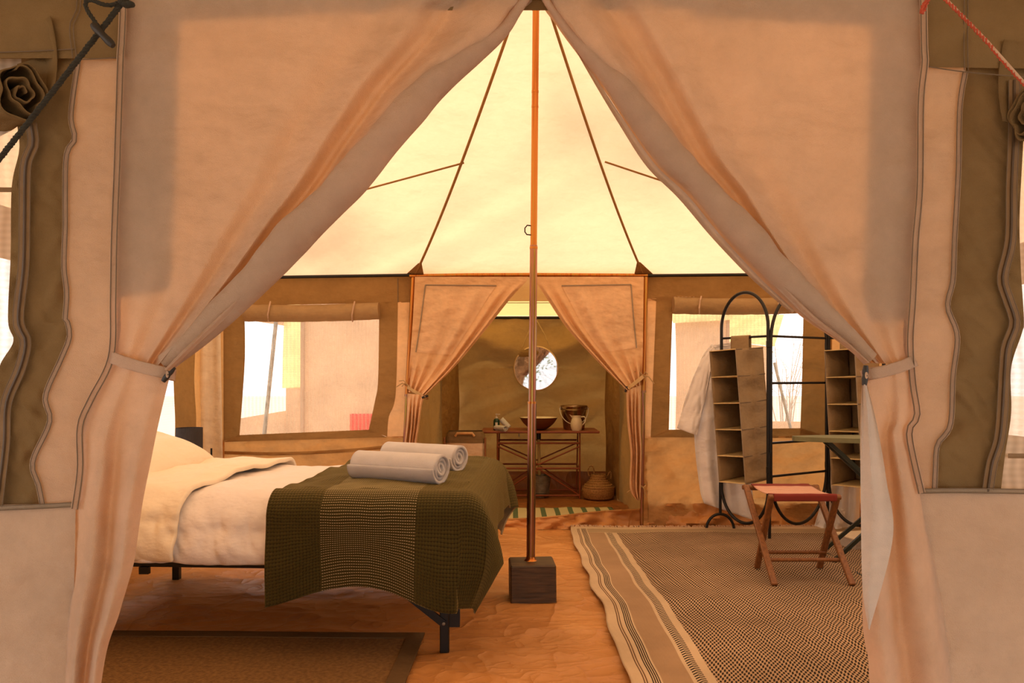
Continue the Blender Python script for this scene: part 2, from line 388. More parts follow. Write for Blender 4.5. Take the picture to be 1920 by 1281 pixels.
def stripes_mat(name, c1, c2, period, duty, axis=0, wob=0.0):
    m, nt, out = newmat(name); p = nd(nt, 'BsdfPrincipled'); uv = nd(nt, 'UVMap').outputs[0]; s = nd(nt, 'SeparateXYZ'); nt.links.new(uv, s.inputs[0])
    f = MA(nt, 'LESS_THAN', MA(nt, 'FRACT', MA(nt, 'DIVIDE', s.outputs[axis], period)), duty)
    nt.links.new(MIX(nt, f, c1, c2), p.inputs['Base Color']); p.inputs['Roughness'].default_value = .95
    nt.links.new(BUMP(nt, NOISE(nt, uv, 160, 3), .5, .004), p.inputs['Normal']); nt.links.new(p.outputs[0], out.inputs[0]); return m
M['bathmat'] = stripes_mat('striped_mat', (.60, .52, .30), (.10, .15, .075), .116, .36)
def seat_mat():
    m, nt, out = newmat('stool_canvas'); p = nd(nt, 'BsdfPrincipled'); uv = nd(nt, 'UVMap').outputs[0]; s = nd(nt, 'SeparateXYZ'); nt.links.new(uv, s.inputs[0]); x, y = s.outputs[0], s.outputs[1]
    band = MA(nt, 'MULTIPLY', MA(nt, 'GREATER_THAN', y, .30), MA(nt, 'LESS_THAN', y, .80))
    st = MA(nt, 'LESS_THAN', MA(nt, 'FRACT', MA(nt, 'MULTIPLY', y, 22)), .38)
    c = MIX(nt, band, (.20, .022, .012), MIX(nt, st, (.75, .52, .38), (.36, .05, .03)))
    nt.links.new(c, p.inputs['Base Color']); p.inputs['Roughness'].default_value = .85
    nt.links.new(BUMP(nt, NOISE(nt, uv, 200, 2), .3, .003), p.inputs['Normal']); nt.links.new(p.outputs[0], out.inputs[0]); return m
M['seat'] = seat_mat()
def basket_mat():
    m, nt, out = newmat('seagrass'); p = nd(nt, 'BsdfPrincipled'); co = nd(nt, 'TexCoord').outputs['Object']
    s = nd(nt, 'SeparateXYZ'); nt.links.new(co, s.inputs[0])
    w = MA(nt, 'SINE', MA(nt, 'MULTIPLY', s.outputs[2], 480)); n = NOISE(nt, co, 90, 3)
    v = MA(nt, 'ADD', MA(nt, 'MULTIPLY', w, .2), n)
    nt.links.new(RAMP(nt, v, [(.3, (.24, .11, .03)), (.7, (.55, .30, .10))]), p.inputs['Base Color']); p.inputs['Roughness'].default_value = .7
    nt.links.new(BUMP(nt, v, .8, .006), p.inputs['Normal']); nt.links.new(p.outputs[0], out.inputs[0]); return m
M['basket'] = basket_mat()

# ------------------------------------------------------------------ fabric builders
def wrinkle(px, py, D, amp):
    k = D/1.64
    x, y = px*k, py*k
    return amp*k*(.9*nz(x*.006, (y+.35*x)*.018, 3.1)+1.1*nz(x*.004+9, y*.005, 1.7)+.30*nz(x*.02, (y-.2*x)*.05, 7)+.5*(1-2*abs(nz(x*.005-y*.003, (y+.6*x)*.008, 13))))
def ruled(name, A, B, D, mat, parent=None, nu=24, nv=90, amp=.006, dfun=None, uvf=None, label=None, **kw):
    a = A if isinstance(A, Poly) else Poly(A); b = B if isinstance(B, Poly) else Poly(B)
    def fn(u, v):
        q = a(v).lerp(b(v), u); d = wrinkle(q.x, q.y, D, amp)+(dfun(u, v) if dfun else 0)
        return P(q.x, q.y, D+d)
    mb = MB().grid(nu, nv, fn, uvf); return mb.build(name, mat, parent, label=label, **kw)
def seam_line(name, pts, D, parent, r=.0011, dx=(0,), mat='thread', amp=.006, off=-.003):
    pl = Poly(pts); n = max(10, int(pl.l[-1]/14)); mb = MB()
    for o in dx:
        q = []
        for i in range(n+1):
            c = pl(i/n); t = (pl(min(1, i/n+.02))-pl(max(0, i/n-.02))).normalized()
            x, y = c.x-t.y*o, c.y+t.x*o
            q.append(P(x, y, D+wrinkle(x, y, D, amp)+off))
        mb.tube(q, r*D/1.64, 5)
    return mb.build(name, M[mat], parent)
def ribbon(name, pts, w, D, mat, parent, amp=.006, off=-.004, label=None):
    pl = Poly(pts); n = max(8, int(pl.l[-1]/10))
    def fn(u, v):
        c = pl(v); t = (pl(min(1, v+.02))-pl(max(0, v-.02))).normalized(); o = (u-.5)*w
        x, y = c.x-t.y*o, c.y+t.x*o
        return P(x, y, D+wrinkle(x, y, D, amp)+off-.002*math.sin(math.pi*u))
    return MB().grid(4, n, fn).build(name, mat, parent, label=label)
def interp(cp, u):
    for (a, x), (b, y) in zip(cp, cp[1:]):
        if u <= b:
            t = (u-a)/(b-a); t = t*t*(3-2*t); return x+(y-x)*t
    return cp[-1][1]

# ------------------------------------------------------------------ the setting: ground, floor, roof
DB, DF, DA = 5.85, 1.64, 7.9            # depth of the back wall, the front wall, the annex back wall
XL, XR = -2.30, 2.95
ZE = 1.92
APEX = Vector((.11, 4.02, 3.32))

def ground_fn(u, v):
    x, y = lerp(-30, 30, u), lerp(-25, 45, v); return (x, y, -.03+.0*nz(x*.3, y*.3))
g = MB().grid(12, 12, ground_fn).build('ground', M['sand']); tag(g, 'pale sandy ground outside around the tent', 'ground', kind='structure')

def fl_fn(u, v):
    x, y = lerp(XL-.02, XR+.02, u), lerp(DF-.15, DB+.02, v)
    z = .012*nz(x*1.1, y*3.0, 2)+.007*nz(x*3.5+y*2, y*8, 5)
    r = nz(x*.9+y*.5, y*2.6-x*.4, 11); z += .020*max(0, .14-abs(r))/.14*.6; r2 = nz(x*1.7-y*.9+4, y*3.4+x*.7, 21); z += .010*max(0, .10-abs(r2))/.10
    return (x, y, z*.8-.004)
fo = MB().grid(220, 200, fl_fn).build('floor', M['sheet']); tag(fo, 'creased orange tarpaulin groundsheet covering the tent floor', 'floor', kind='structure')
def fa_fn(u, v):
    x, y = lerp(-.82, 1.06, u), lerp(DB+.02, DA+.02, v)
    return (x, y, .006*nz(x*2, y*4, 2)+.006*nz(x*6, y*9, 5)-.002)
o = MB().grid(60, 60, fa_fn).build('floor_annex', M['sheet_dark']); tag(o, 'brown tarpaulin floor of the washroom annex', 'floor', kind='structure')

roof = structure('ceiling', 'glowing pale yellow canvas tent roof sloping up to the pole', 'tent roof', (.11, 4.02, 3.32))
def roof_pt(e, t, sag=.10):
    p = APEX.lerp(Vector(e), t); return p-Vector((0, 0, sag*4*t*(1-t)*(.6+.4*t)))
BLc, BRc, FLc, FRc = (XL, DB, ZE), (XR, DB, ZE), (XL, DF, ZE+.03), (XR, DF, ZE+.03)
def roof_panel(a, b, nu=60, ext=1.13):  # unseen eave overhang added to keep direct sun out of the windows
    a, b = Vector(a), Vector(b)
    def fn(u, v):
        e = a.lerp(b, u); t = .012+(ext-.012)*v; p = roof_pt(e, min(t, 1.0)) if t <= 1 else Vector(e)+(Vector(e)-APEX)*(t-1)*Vector((1, 1, .8)).length/1.62
        p.z += .012*nz(p.x*1.5, p.y*1.5, 4)*v*(1-v)*4
        return p
    return MB().grid(nu, 56, fn).build('roof_panel', M['roof'], roof)
roof_panel(BLc, BRc, 90); roof_panel(FRc, FLc, 60, 1.0); roof_panel(FLc, BLc); roof_panel(BRc, FRc)
def roof_seam(pts, r=.009):
    MB().tube(pts, r, 6).build('roof_seam', M['tape'], roof)
POLE_L, POLE_R = P(777, 517, DB), P(1207, 515, DB)
for e in (POLE_L, POLE_R, Vector(BLc), Vector(BRc), Vector(FLc), Vector(FRc)):
    roof_seam([roof_pt(e, t/24)-Vector((0, .006, .006)) for t in range(1, 25)])
def on_roof(px, py):                      # point of the back slope under a picture point
    lo, hi = 4.0, 6.2
    for _ in range(40):
        D = (lo+hi)/2; q = P(px, py, D); t = (D-APEX.y)/(DB-APEX.y)
        zr = roof_pt(Vector((q.x, DB, ZE)), max(0, min(1, t))).z
        if q.z < zr: lo = D
        else: hi = D
    return P(px, py, lo)
for a, b in (((870, 305), (600, 378)), ((1134, 303), (1350, 375))):
    roof_seam([on_roof(lerp(a[0], b[0], t/12), lerp(a[1], b[1], t/12))-Vector((0, .008, .004)) for t in range(13)], .006)
for e, s in ((POLE_L, 1), (POLE_R, -1)):  # reinforcing patch at the foot of each seam
    a = roof_pt(e, .93); pts = [e+Vector((-.075, -.012, -.005)), e+Vector((.075, -.012, -.005)), a+Vector((.012, -.012, 0)), a+Vector((-.012, -.012, 0))]
    MB().add(pts+[p+Vector((0, -.006, 0)) for p in pts], [(0,1,2,3),(4,7,6,5),(0,4,5,1),(1,5,6,2),(2,6,7,3),(3,7,4,0)]).build('corner_patch', M['tape'], roof, sm=False)

# ------------------------------------------------------------------ back wall
wb = structure('wall_back', 'cream canvas back wall with two olive framed net windows', 'tent wall', (.1, DB, 0))
D = DB
def R(name, A, B, mat, amp=.004, nu=16, nv=40, D=DB, parent=wb, **kw): return ruled(name, A, B, D, M[mat], parent, nu, nv, amp, **kw)
# left panel
Lin = [(458,575),(459,677),(449,818)]; Lout = [(380,575),(380,677),(380,828)]
Rin = [(711,567),(709,710),(703,752),(691,808)]; Rout = [(746,567),(742,736),(729,782),(726,819)]
R('header_band', [(380,519),(380,575)], [(772,514),(772,567)], 'olive_warm_lit', nu=40, nv=10)
R('window_border', [(419,575),(419,700),(419,828)], Lin, 'olive_warm_lit', D=DB-.004)
R('window_border', Rin, Rout, 'olive_warm_lit', D=DB-.004)
R('window_border', [(449,816),(419,829)], [(691,806),(726,820)], 'olive_warm_lit', D=DB-.006, nu=50, nv=6)
R('wall_panel', [(380,570),(380,950)], [(421,570),(421,950)], 'inner_cream', D=DB+.004)
R('wall_panel', Rout, [(776,562),(770,700),(764,780),(760,822)], 'strip_in', D=DB)
R('wall_panel', [(375,824),(375,990)], [(776,818),(776,992)], 'inner_cream', D=DB, nu=60, nv=30, amp=.012)
ribbon('hem_tape', [(420,849),(520,851),(640,846),(745,836)], 6, DB, M['tape'], wb, .012, -.008)
seam_line('stitching', [(746,522),(746,567)], DB, wb, .0008, amp=.004)
# right panel
R('header_band', [(1208,516),(1208,565)], [(1690,514),(1690,565)], 'olive_warm_lit', nu=40, nv=10)
R('window_border', [(1231,556),(1225,700),(1220,820)], [(1262,556),(1257,700),(1254,810)], 'olive_warm_lit', D=DB-.004)
R('window_border', [(1507,556),(1504,700),(1500,820)], [(1560,556),(1560,700),(1560,820)], 'olive_warm_lit', D=DB-.004)
R('window_border', [(1254,806),(1220,820)], [(1502,803),(1560,822)], 'olive_warm_lit', D=DB-.006, nu=50, nv=6)
R('wall_panel', [(1206,560),(1206,700),(1205,822)], [(1233,560),(1227,700),(1221,822)], 'strip_in')
R('wall_panel', [(1556,560),(1556,830)], [(1692,560),(1692,830)], 'inner_cream')
R('wall_panel', [(1203,818),(1203,990)], [(1692,818),(1692,992)], 'inner_cream', nu=60, nv=30, amp=.010)
# upturned groundsheet rim along the wall foot
def rim(a, b, ya, yb, mat, D, nm='groundsheet_rim', amp=.02, nu=70):
    ruled(nm, [(a, ya), (a, yb)], [(b, ya), (b, yb)], D, M[mat], wb, nu, 10, amp, dfun=lambda u, v: -.03*v-.004)
rim(1203, 1692, 944, 991, 'sheet', DB); rim(375, 775, 950, 991, 'sheet', DB)
ruled('threshold', [(760,978),(850,975),(1000,972),(1120,960),(1206,955)], [(760,993),(850,993),(1000,993),(1120,993),(1206,993)], DB, M['sheet'], wb, 12, 80, .02, dfun=lambda u, v: -.03*u-.004)
ribbon('threshold_edge', [(760,978),(850,975),(1000,972),(1120,960),(1206,955)], 3, DB, M['inner_cream'], wb, .02, -.012)

w1 = structure('window_1', 'wide net window left of the washroom door, blind rolled up', 'window', P(580, 820, DB))
R('net_pane', [(456,575),(456,680),(446,822)], [(713,567),(711,710),(690,812)], 'net', amp=.002, parent=w1, nu=10, nv=20, D=DB+.006)
def roll(parent, x0, y0, x1, y1, D, r, mat='organizer', nm='rolled_blind'):
    a, b = P(x0, y0, D), P(x1, y1, D); n = 40; pts = []; rr = []
    for i in range(n+1):
        p = a.lerp(b, i/n); p.z -= .010*math.sin(math.pi*i/n); p.y += .0; pts.append(p); rr.append(r*(1+.06*nz(i*.4, 1)))
    return MB().tube(pts, rr, 14).build(nm, M[mat], parent)
M['blind'] = canvas('rolled_blind', (.50, .34, .17), .25, (.7, .4, .14))
roll(w1, 459, 587, 711, 583, DB-.045, .064, 'blind')
for x in (504, 662):
    MB().tube([P(x+3, 566, DB-.05)+Vector((0,0,0)), P(x+1, 575, DB-.115), P(x-2, 590, DB-.12), P(x-1, 603, DB-.06)], .006, 6).build('blind_tie', M['rope_pale'], w1)
w2 = structure('window_2', 'wide net window right of the washroom door behind clothes rack', 'window', P(1380, 810, DB))
R('net_pane', [(1259,556),(1255,700),(1252,810)], [(1509,556),(1506,700),(1500,810)], 'net', amp=.002, parent=w2, nu=10, nv=20, D=DB+.006)
roll(w2, 1262, 573, 1507, 572, DB-.045, .062, 'blind')
for x in (1312, 1460):
    MB().tube([P(x+3, 556, DB-.05), P(x+1, 563, DB-.113), P(x-1, 578, DB-.118), P(x-1, 589, DB-.06)], .006, 6).build('blind_tie', M['rope_pale'], w2)

# ------------------------------------------------------------------ side walls (each with a window opening)
def side_wall(name, label, x, win, wlabel, n):
    w = structure(name, label, 'tent wall', (x, 3.7, 0)); y0, y1, z0, z1 = win
    def quad(nm, ya, yb, za, zb, mat, off=0, par=w):
        return MB().grid(30, 30, lambda u, v: (x+off+.012*nz(lerp(ya, yb, u)*2, lerp(za, zb, v)*3, x), lerp(ya, yb, u), lerp(za, zb, v))).build(nm, mat, par)
    quad('wall_panel', DF, y0-.16, 0, ZE, M['inner_cream']); quad('wall_panel', y1+.34, DB, 0, ZE, M['inner_cream'])
    quad('wall_panel', y0-.16, y1+.34, 0, z0-.1, M['annex']); quad('header_band', y0-.16, y1+.34, z1, ZE, M['olive_warm_lit'])
    quad('window_border', y0-.16, y0, z0-.1, z1, M['olive_warm_lit'], 0); quad('window_border', y1, y1+.34, z0-.1, z1, M['olive_warm_lit'], 0); quad('window_border', y0, y1, z0-.1, z0, M['olive_warm_lit'], 0)
    k = structure('window_%d' % n, wlabel, 'window', (x, (y0+y1)/2, z0)); quad('net_pane', y0, y1, z0, z1, M['net'], 0, k)
side_wall('wall_left', 'canvas side wall behind the bed head with olive window border', XL, (3.4, 5.27, .62, 1.68), 'bright net window in the side wall behind the pillow', 3)
side_wall('wall_right', 'canvas side wall on the clothes rack side of the tent', XR, (3.0, 4.8, .8, 1.68), 'net window in the side wall beside the ironing board', 4)

# ------------------------------------------------------------------ annex (washroom)
wa = structure('wall_annex_back', 'brown canvas back wall of the washroom annex', 'tent wall', (.2, DA, 0))
def ann_back(u, v):
    px, py = lerp(845, 1150, u), lerp(593, 918, v)
    d = .10*math.exp(-((py-600-60*math.sin(u*math.pi))/26)**2)*-1 if py < 690 else 0
    d += -.05*max(0, math.sin((px+py*.9)*.035))*smooth(600, 660, py)*(1-smooth(660, 760, py))
    d += .05*nz(px*.012, py*.006, 2)+.03*nz(px*.02+py*.02, py*.03, 8)
    return P(px, py, DA+d*1.5)
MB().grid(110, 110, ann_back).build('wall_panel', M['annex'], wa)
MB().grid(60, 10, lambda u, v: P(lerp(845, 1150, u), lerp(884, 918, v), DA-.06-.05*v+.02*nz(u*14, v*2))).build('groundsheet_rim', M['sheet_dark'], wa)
def annex_side(name, label, xa, xb):
    w = structure(name, label, 'tent wall', (xa, 6.9, 0))
    def fn(u, v):
        y = lerp(DB+.03, DA, u); return (lerp(xa, xb, u)+.03*nz(y*3, v*2.5, xa)+.02*nz(y*9+v*4, v*3, 4), y, lerp(-.04, lerp(ZE, 1.757, u), v))
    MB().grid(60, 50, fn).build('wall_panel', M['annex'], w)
    s = 1 if xa < 0 else -1
    def fo_(u, v):
        y = lerp(7.0, DA-.05, u); return (lerp(xa, xb, (y-DB)/(DA-DB))+s*(.035+.03*nz(u*5, v*3, 1)), y, lerp(0.02, 1.72, v))
    MB().grid(24, 40, fo_).build('olive_border', M['olive_warm_lit'], w)
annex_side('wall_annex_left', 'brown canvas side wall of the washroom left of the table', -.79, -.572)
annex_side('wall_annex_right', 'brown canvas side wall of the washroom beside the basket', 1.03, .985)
ra = structure('ceiling_annex', 'glowing yellow canvas roof of the washroom annex', 'tent roof', (.2, 6.9, 1.9))
MB().grid(30, 30, lambda u, v: (lerp(lerp(-.85, 1.1, u), lerp(-.65, 1.05, u), v), lerp(DB+.01, DA+.05, v), lerp(2.0, 1.765, v)-.03*math.sin(math.pi*v)*math.sin(math.pi*u))).build('roof_panel', M['annex_roof'], ra)
MB().tube([P(845, 596, DA-.03), P(1150, 596, DA-.03)], .014, 8).build('eave_pole', M['black'], ra)
MB().tube([P(845, 568, 7.1), P(1150, 568, 7.1)], .003, 6).build('roof_seam', M['tape'], ra)

# ------------------------------------------------------------------ front wall (outer face towards the camera)
wf = structure('wall_front', 'cream and olive canvas front wall around the open doorway', 'tent wall', (0, DF, 0))
D = DF
LB = [(149,85),(147,112),(133,215),(140,260),(124,295),(122,425),(120,500),(125,550),(122,600),(125,600),(130,632),(114,674),(85,743),(93,791),(61,866),(72,910),(80,950)]
LS = [(228,80),(226,105),(223,200),(219,320),(214,450),(212,560),(208,670),(170,750),(150,800),(150,880),(140,955)]
LM = [(32,120),(32,225),(36,280),(22,350),(20,475),(15,600),(25,640),(0,685),(-8,740),(-2,800),(-25,870),(-30,955)]
RS = [(1733,90),(1734,120),(1727,190),(1725,350),(1717,450),(1712,560),(1707,640),(1712,720),(1720,780),(1705,815),(1728,925)]
RB = [(1813,100),(1810,135),(1800,200),(1797,325),(1790,450),(1787,525),(1777,575),(1795,630),(1787,706),(1782,797),(1758,834),(1754,880),(1752,925)]
RM = [(1922,140),(1920,240),(1912,400),(1914,500),(1920,600),(1916,625),(1896,690),(1896,775),(1885,850),(1876,925)]
def FW(name, A, B, mat, D=DF, nu=30, nv=140, amp=.007, **kw): return ruled(name, A, B, D, M[mat], wf, nu, nv, amp, **kw)
FW('cream_strip', LB, [(p[0]+14, p[1]) for p in LS], 'cream'); FW('cream_strip', [(p[0]-14, p[1]) for p in RS], RB, 'cream')
def pucker(sd):
    return lambda u, v: .011*nz(u*1.2+sd, v*17+u*2.5, sd)*(.5+.5*abs(2*u-1))+.006*nz(u*3, v*34-u*4, sd+3)+.004
FW('olive_strip', LM, [(p[0]+3, p[1]) for p in LB], 'olive', DF+.004, dfun=pucker(1)); FW('olive_strip', [(p[0]-3, p[1]) for p in RB], RM, 'olive', DF+.004, dfun=pucker(6))
FW('kick_panel', [(-1073,955),(-1073,1300),(-1073,1722)], [(142,945),(136,1280),(130,1722)], 'kick', DF-.002, nu=60, nv=80, amp=.008)
FW('kick_panel', [(1724,921),(1740,1280),(1745,1722)], [(3568,921),(3568,1300),(3568,1722)], 'kick', DF-.002, nu=60, nv=80, amp=.008)
FW('valance', [(-1073,-140),(-1073,104)], [(231,-140),(229,110)], 'olive', DF-.012, nu=60, nv=30, amp=.012)
FW('valance', [(1731,-140),(1733,126)], [(3568,-140),(3568,150)], 'olive', DF-.012, nu=60, nv=30, amp=.012)
FW('olive_strip', [(-640,100),(-640,957)], [(-560,100),(-560,957)], 'olive', DF+.004); FW('olive_strip', [(2500,140),(2500,925)], [(2600,140),(2600,925)], 'olive', DF+.004)
FW('cream_strip', [(-1073,100),(-1073,957)], [(-636,100),(-636,957)], 'cream', nu=40); FW('cream_strip', [(2596,140),(2596,925)], [(3568,140),(3568,925)], 'cream', nu=60)
# double stitching and hems
for pts in (LB[1:], RB[1:]):
    hm = ribbon('hem_tape', pts, 11, DF, M['cream'], wf, .007, -.004)
    seam_line('stitching', pts, DF, hm, .0011, (-4, 4), amp=.007, off=-.008)
for pts in (LS, RS):
    pts = ([(232,-30),(230,30)] if pts is LS else [(1731,-30),(1732,30)])+pts
    hm = ribbon('hem_tape', pts, 15, DF, M['curtain'], wf, .007, -.020)
    seam_line('stitching', pts, DF, hm, .0012, (-5, 5), amp=.007, off=-.024)
for pts in ([(-60,957),(0,953),(70,950),(140,946)], [(1724,921),(1800,920),(1930,922)]):
    ribbon('hem_tape', pts, 9, DF, M['tape_grey'], wf, .008, -.008); seam_line('stitching', pts, DF, wf, .0011, (-4, 4), amp=.008, off=-.013)
for pts in ([(-60,100),(60,96),(138,92)], [(140,112),(190,110),(228,107)], [(1735,124),(1810,135),(1940,146)]):
    seam_line('stitching', pts, DF, wf, .0013, (0,), amp=.012, off=-.016)
for pts in ([(148,-20),(146,20),(134,50),(140,108)], [(1812,-20),(1811,60),(1812,132)]):
    seam_line('stitching', pts, DF, wf, .001, (-3.5, 3.5), amp=.012, off=-.016)
for pts in ([(58,232),(62,270),(48,310),(46,400),(44,500),(34,600),(48,640),(38,690),(12,755),(8,830),(0,900),(-6,950)],
            [(1902,150),(1901,250),(1897,350),(1895,450),(1880,520),(1890,560),(1903,605),(1888,650),(1884,690),(1876,813),(1860,870),(1852,922)]):
    hm = ribbon('zip_tape', pts, 22, DF, M['zip'], wf, .007, -.004); seam_line('zip_teeth', pts, DF, hm, .003, (0,), 'zip_dark', .007, -.008)
    seam_line('stitching', pts, DF, hm, .0009, (-10, 10), amp=.007, off=-.008)
w5 = structure('window_5', 'pale net window at the left edge of the front wall', 'window', P(-100, 950, DF))
ruled('net_pane', [(-565,110),(-565,957)], [(40,110),(40,955)], DF+.02, M['net_white'], w5, 30, 60, .012)
w6 = structure('window_6', 'pale net window at the right edge of the front wall', 'window', P(2100, 950, DF))
ruled('net_pane', [(1870,140),(1870,925)], [(2505,140),(2505,925)], DF+.02, M['net_white'], w6, 30, 60, .012)
for k, (x0, x1, y) in enumerate(((-560, 30, 352), (1890, 2500, 855))):
    ribbon('net_band', [(x0, y), ((x0+x1)/2, y+2), (x1, y+4)], 9, DF+.02, M['zip'], (w5, w6)[k], .012, -.004)
# rolled-up window flaps
def flap(name, label, px, py, D, R0, rotz, length, flip=1):
    c = P(px, py, D); t = thing(name, label, 'window flap', c)
    Rz = Matrix.Rotation(rotz, 3, 'Z'); turns = 3.3
    def fn(u, v):
        a = 2*math.pi*turns*u; r = R0*(.12+.88*u)*(1+.13*math.sin(a*2.3+v*2)+.30*nz(u*9, v*3+a*.02)+.10*math.sin(a*5+1))
        x = -flip*length*v+flip*.015*nz(u*12, 2)
        return c+Rz@Vector((x, r*math.cos(a), r*math.sin(a)*1.12))
    MB().grid(150, 30, fn).build('rolled_canvas', M['olive'], t, solid=.003)
    def tail(u, v):
        return c+Rz@Vector((-flip*(length*v-.01), R0*(1.0)-.005*u+.012*math.sin(u*3), lerp(0, .17, u)))
    MB().grid(8, 20, tail).build('flap_tail', M['olive'], t, solid=.002)
flap('rolled_flap', 'olive window flap rolled up like a rose beside dark rope', 42, 172, DF-.06, .052, math.radians(-38), .4)
flap('rolled_flap', 'dark olive window flap rolled up at right edge of front wall', 1926, 215, DF-.055, .046, math.radians(20), .4, -1)

# awning over the entrance: shades the front wall; its edge is laced to the eaves
aw = structure('ceiling_awning', 'olive canvas awning stretched forward over the entrance', 'awning', (0, 0, 2.3))
M['awning'] = canvas('awning_canvas', (.40, .28, .16), .14, (.75, .45, .18))
MB().grid(30, 30, lambda u, v: (lerp(-3.6, 3.9, u), lerp(DF+.02, -3.2, v), lerp(2.12, 1.88, v)+.30*math.sin(math.pi*v)-.08*math.sin(math.pi*u)*math.sin(math.pi*v))).build('awning_sheet', M['awning'], aw)
MB().grid(40, 4, lambda u, v: (lerp(-3.2, 3.4, u), DF+.01, lerp(1.93, 2.13, v))).build('eave_band', M['olive'], aw)

# ------------------------------------------------------------------ door curtains
def door_curtain(label, seam, free, tl, tr, D, mat, prof, pleats=3, tailamp=.034, amp=.005, loc=None, sgn=1):
    t = thing('door_curtain', label, 'tent door', loc or P(tl[-1][0], tl[-1][1], D))
    sp, fp = Poly(seam), Poly(free); k = D/DF
    def dep(u, v):
        r = smooth(0, .22, v)
        return k*(interp(prof, u)*r*(.55+.45*v)+.010*math.sin(2*math.pi*pleats*u)*smooth(.6, 1, v)*(1-u)-.03*smooth(.75, 1, v)*u)
    def pos(u, v, off=0):
        q = sp(v).lerp(fp(v), u); return P(q.x, q.y, D-.006*k+dep(u, v)+wrinkle(q.x, q.y, D, amp)*(1-.5*u)+off)
    up = MB().grid(190, 150, pos).build('upper_drape', M[mat], t)
    a, b = Poly(tl), Poly(tr)
    def tdep(u, v):
        w = math.sin(2*math.pi*(pleats-1)*u+.9+1.1*nz(u*3, v*2, 4)); w2 = math.sin(2*math.pi*(pleats*.55)*u+2+v*1.5)
        return k*(-.03*(1-v)*u+tailamp*(w*.5*(1-.3*v)+w2*.7*v)*smooth(-.08, .25, v)-.012*math.sin(math.pi*u)-.02*v)
    def tpos(u, v):
        q = a(v).lerp(b(v), u); return P(q.x, q.y, D-.006*k+tdep(u, v))
    MB().grid(110, 130, tpos).build('lower_drape', M[mat], t)
    return t, pos, tpos
def strap(t, pts, w, D, mat, th=.004, nm='tie_strap'):
    pl = Poly([(p[0], p[1], p[2]) for p in pts])
    def fn(u, v):
        c = pl(v); a = pl(max(0, v-.03)); b = pl(min(1, v+.03)); tx, ty = b.x-a.x, b.y-a.y; L = math.hypot(tx, ty) or 1
        o = (u-.5)*w; return P(c.x-ty/L*o, c.y+tx/L*o, D+c.z)
    return MB().grid(6, 40, fn).build(nm, M[mat], t, solid=th)
def toggle(t, px, py, D, ang, L=.036, r=.006, mat='toggle'):
    d = Vector((math.cos(ang), 0, math.sin(ang))); c = P(px, py, D); n = 12
    tg = MB().tube([c+d*(L*(i/n-.5)) for i in range(n+1)], [r*(.75+.35*math.sin(math.pi*i/n)-.25*math.exp(-((i-6)/1.2)**2)) for i in range(n+1)], 10).build('toggle', M[mat], t, label='dark wooden toggle')
    MB().tube([c+Vector((0, -r, 0))+Vector((.001*math.cos(a), .0, .004*math.sin(a)))*1.5 for a in [i*.6 for i in range(11)]], .0014, 6).build('toggle_cord', M['rope_pale'], tg)

profL = [(0,0),(.38,0),(.55,-.016),(.64,.004),(.735,-.040),(.80,.016),(.825,.030),(.905,-.072),(.955,-.060),(1,.035)]
cl, posL, tposL = door_curtain('large canvas door curtain gathered at left beside the bed',
    [(232,-150),(229,30),(226,105),(223,200),(219,320),(214,450),(212,560),(208,672)],
    [(1004,-150),(1001,-12),(975,25),(940,75),(837,167),(790,220),(740,277),(676,356),(600,432),(515,521),(440,592),(380,645),(322,697)],
    [(207,668),(196,700),(168,760),(150,820),(150,880),(142,950),(140,1050),(128,1150),(122,1281),(105,1719)],
    [(322,692),(310,740),(294,810),(282,870),(268,940),(258,1010),(250,1060),(224,1150),(190,1281),(150,1719)], DF, 'curtain', profL, loc=(-.84, DF, 0))
strap(cl, [(204,668,-.012),(230,678,-.040),(262,688,-.062),(300,697,-.070),(322,703,-.060),(328,704,-.03)], 22, DF, 'curtain')
toggle(cl, 316, 702, DF-.082, math.radians(52))
profR = [(0,0),(.40,0),(.55,-.014),(.66,.004),(.75,-.036),(.81,.016),(.835,.026),(.905,-.066),(.955,-.054),(1,.035)]
cr, posR, tposR = door_curtain('large canvas door curtain gathered at right beside the folding stool',
    [(1733,-150),(1731,30),(1734,120),(1727,190),(1725,350),(1717,450),(1712,560),(1707,650),(1712,685)],
    [(1006,-150),(1010,-12),(1045,50),(1085,105),(1130,165),(1180,240),(1230,310),(1290,367),(1350,440),(1420,516),(1500,592),(1570,640),(1620,680)],
    [(1712,680),(1722,740),(1720,785),(1708,815),(1730,920),(1752,1050),(1775,1180),(1786,1281),(1800,1719)],
    [(1618,690),(1614,760),(1614,850),(1617,950),(1617,1150),(1622,1210),(1630,1281),(1640,1719)], DF, 'curtain', profR, loc=(.87, DF, 0))
strap(cr, [(1716,676,-.012),(1690,687,-.045),(1655,697,-.068),(1630,702,-.068),(1617,706,-.035)], 22, DF, 'curtain')
toggle(cr, 1622, 704, DF-.082, math.radians(86), .040)
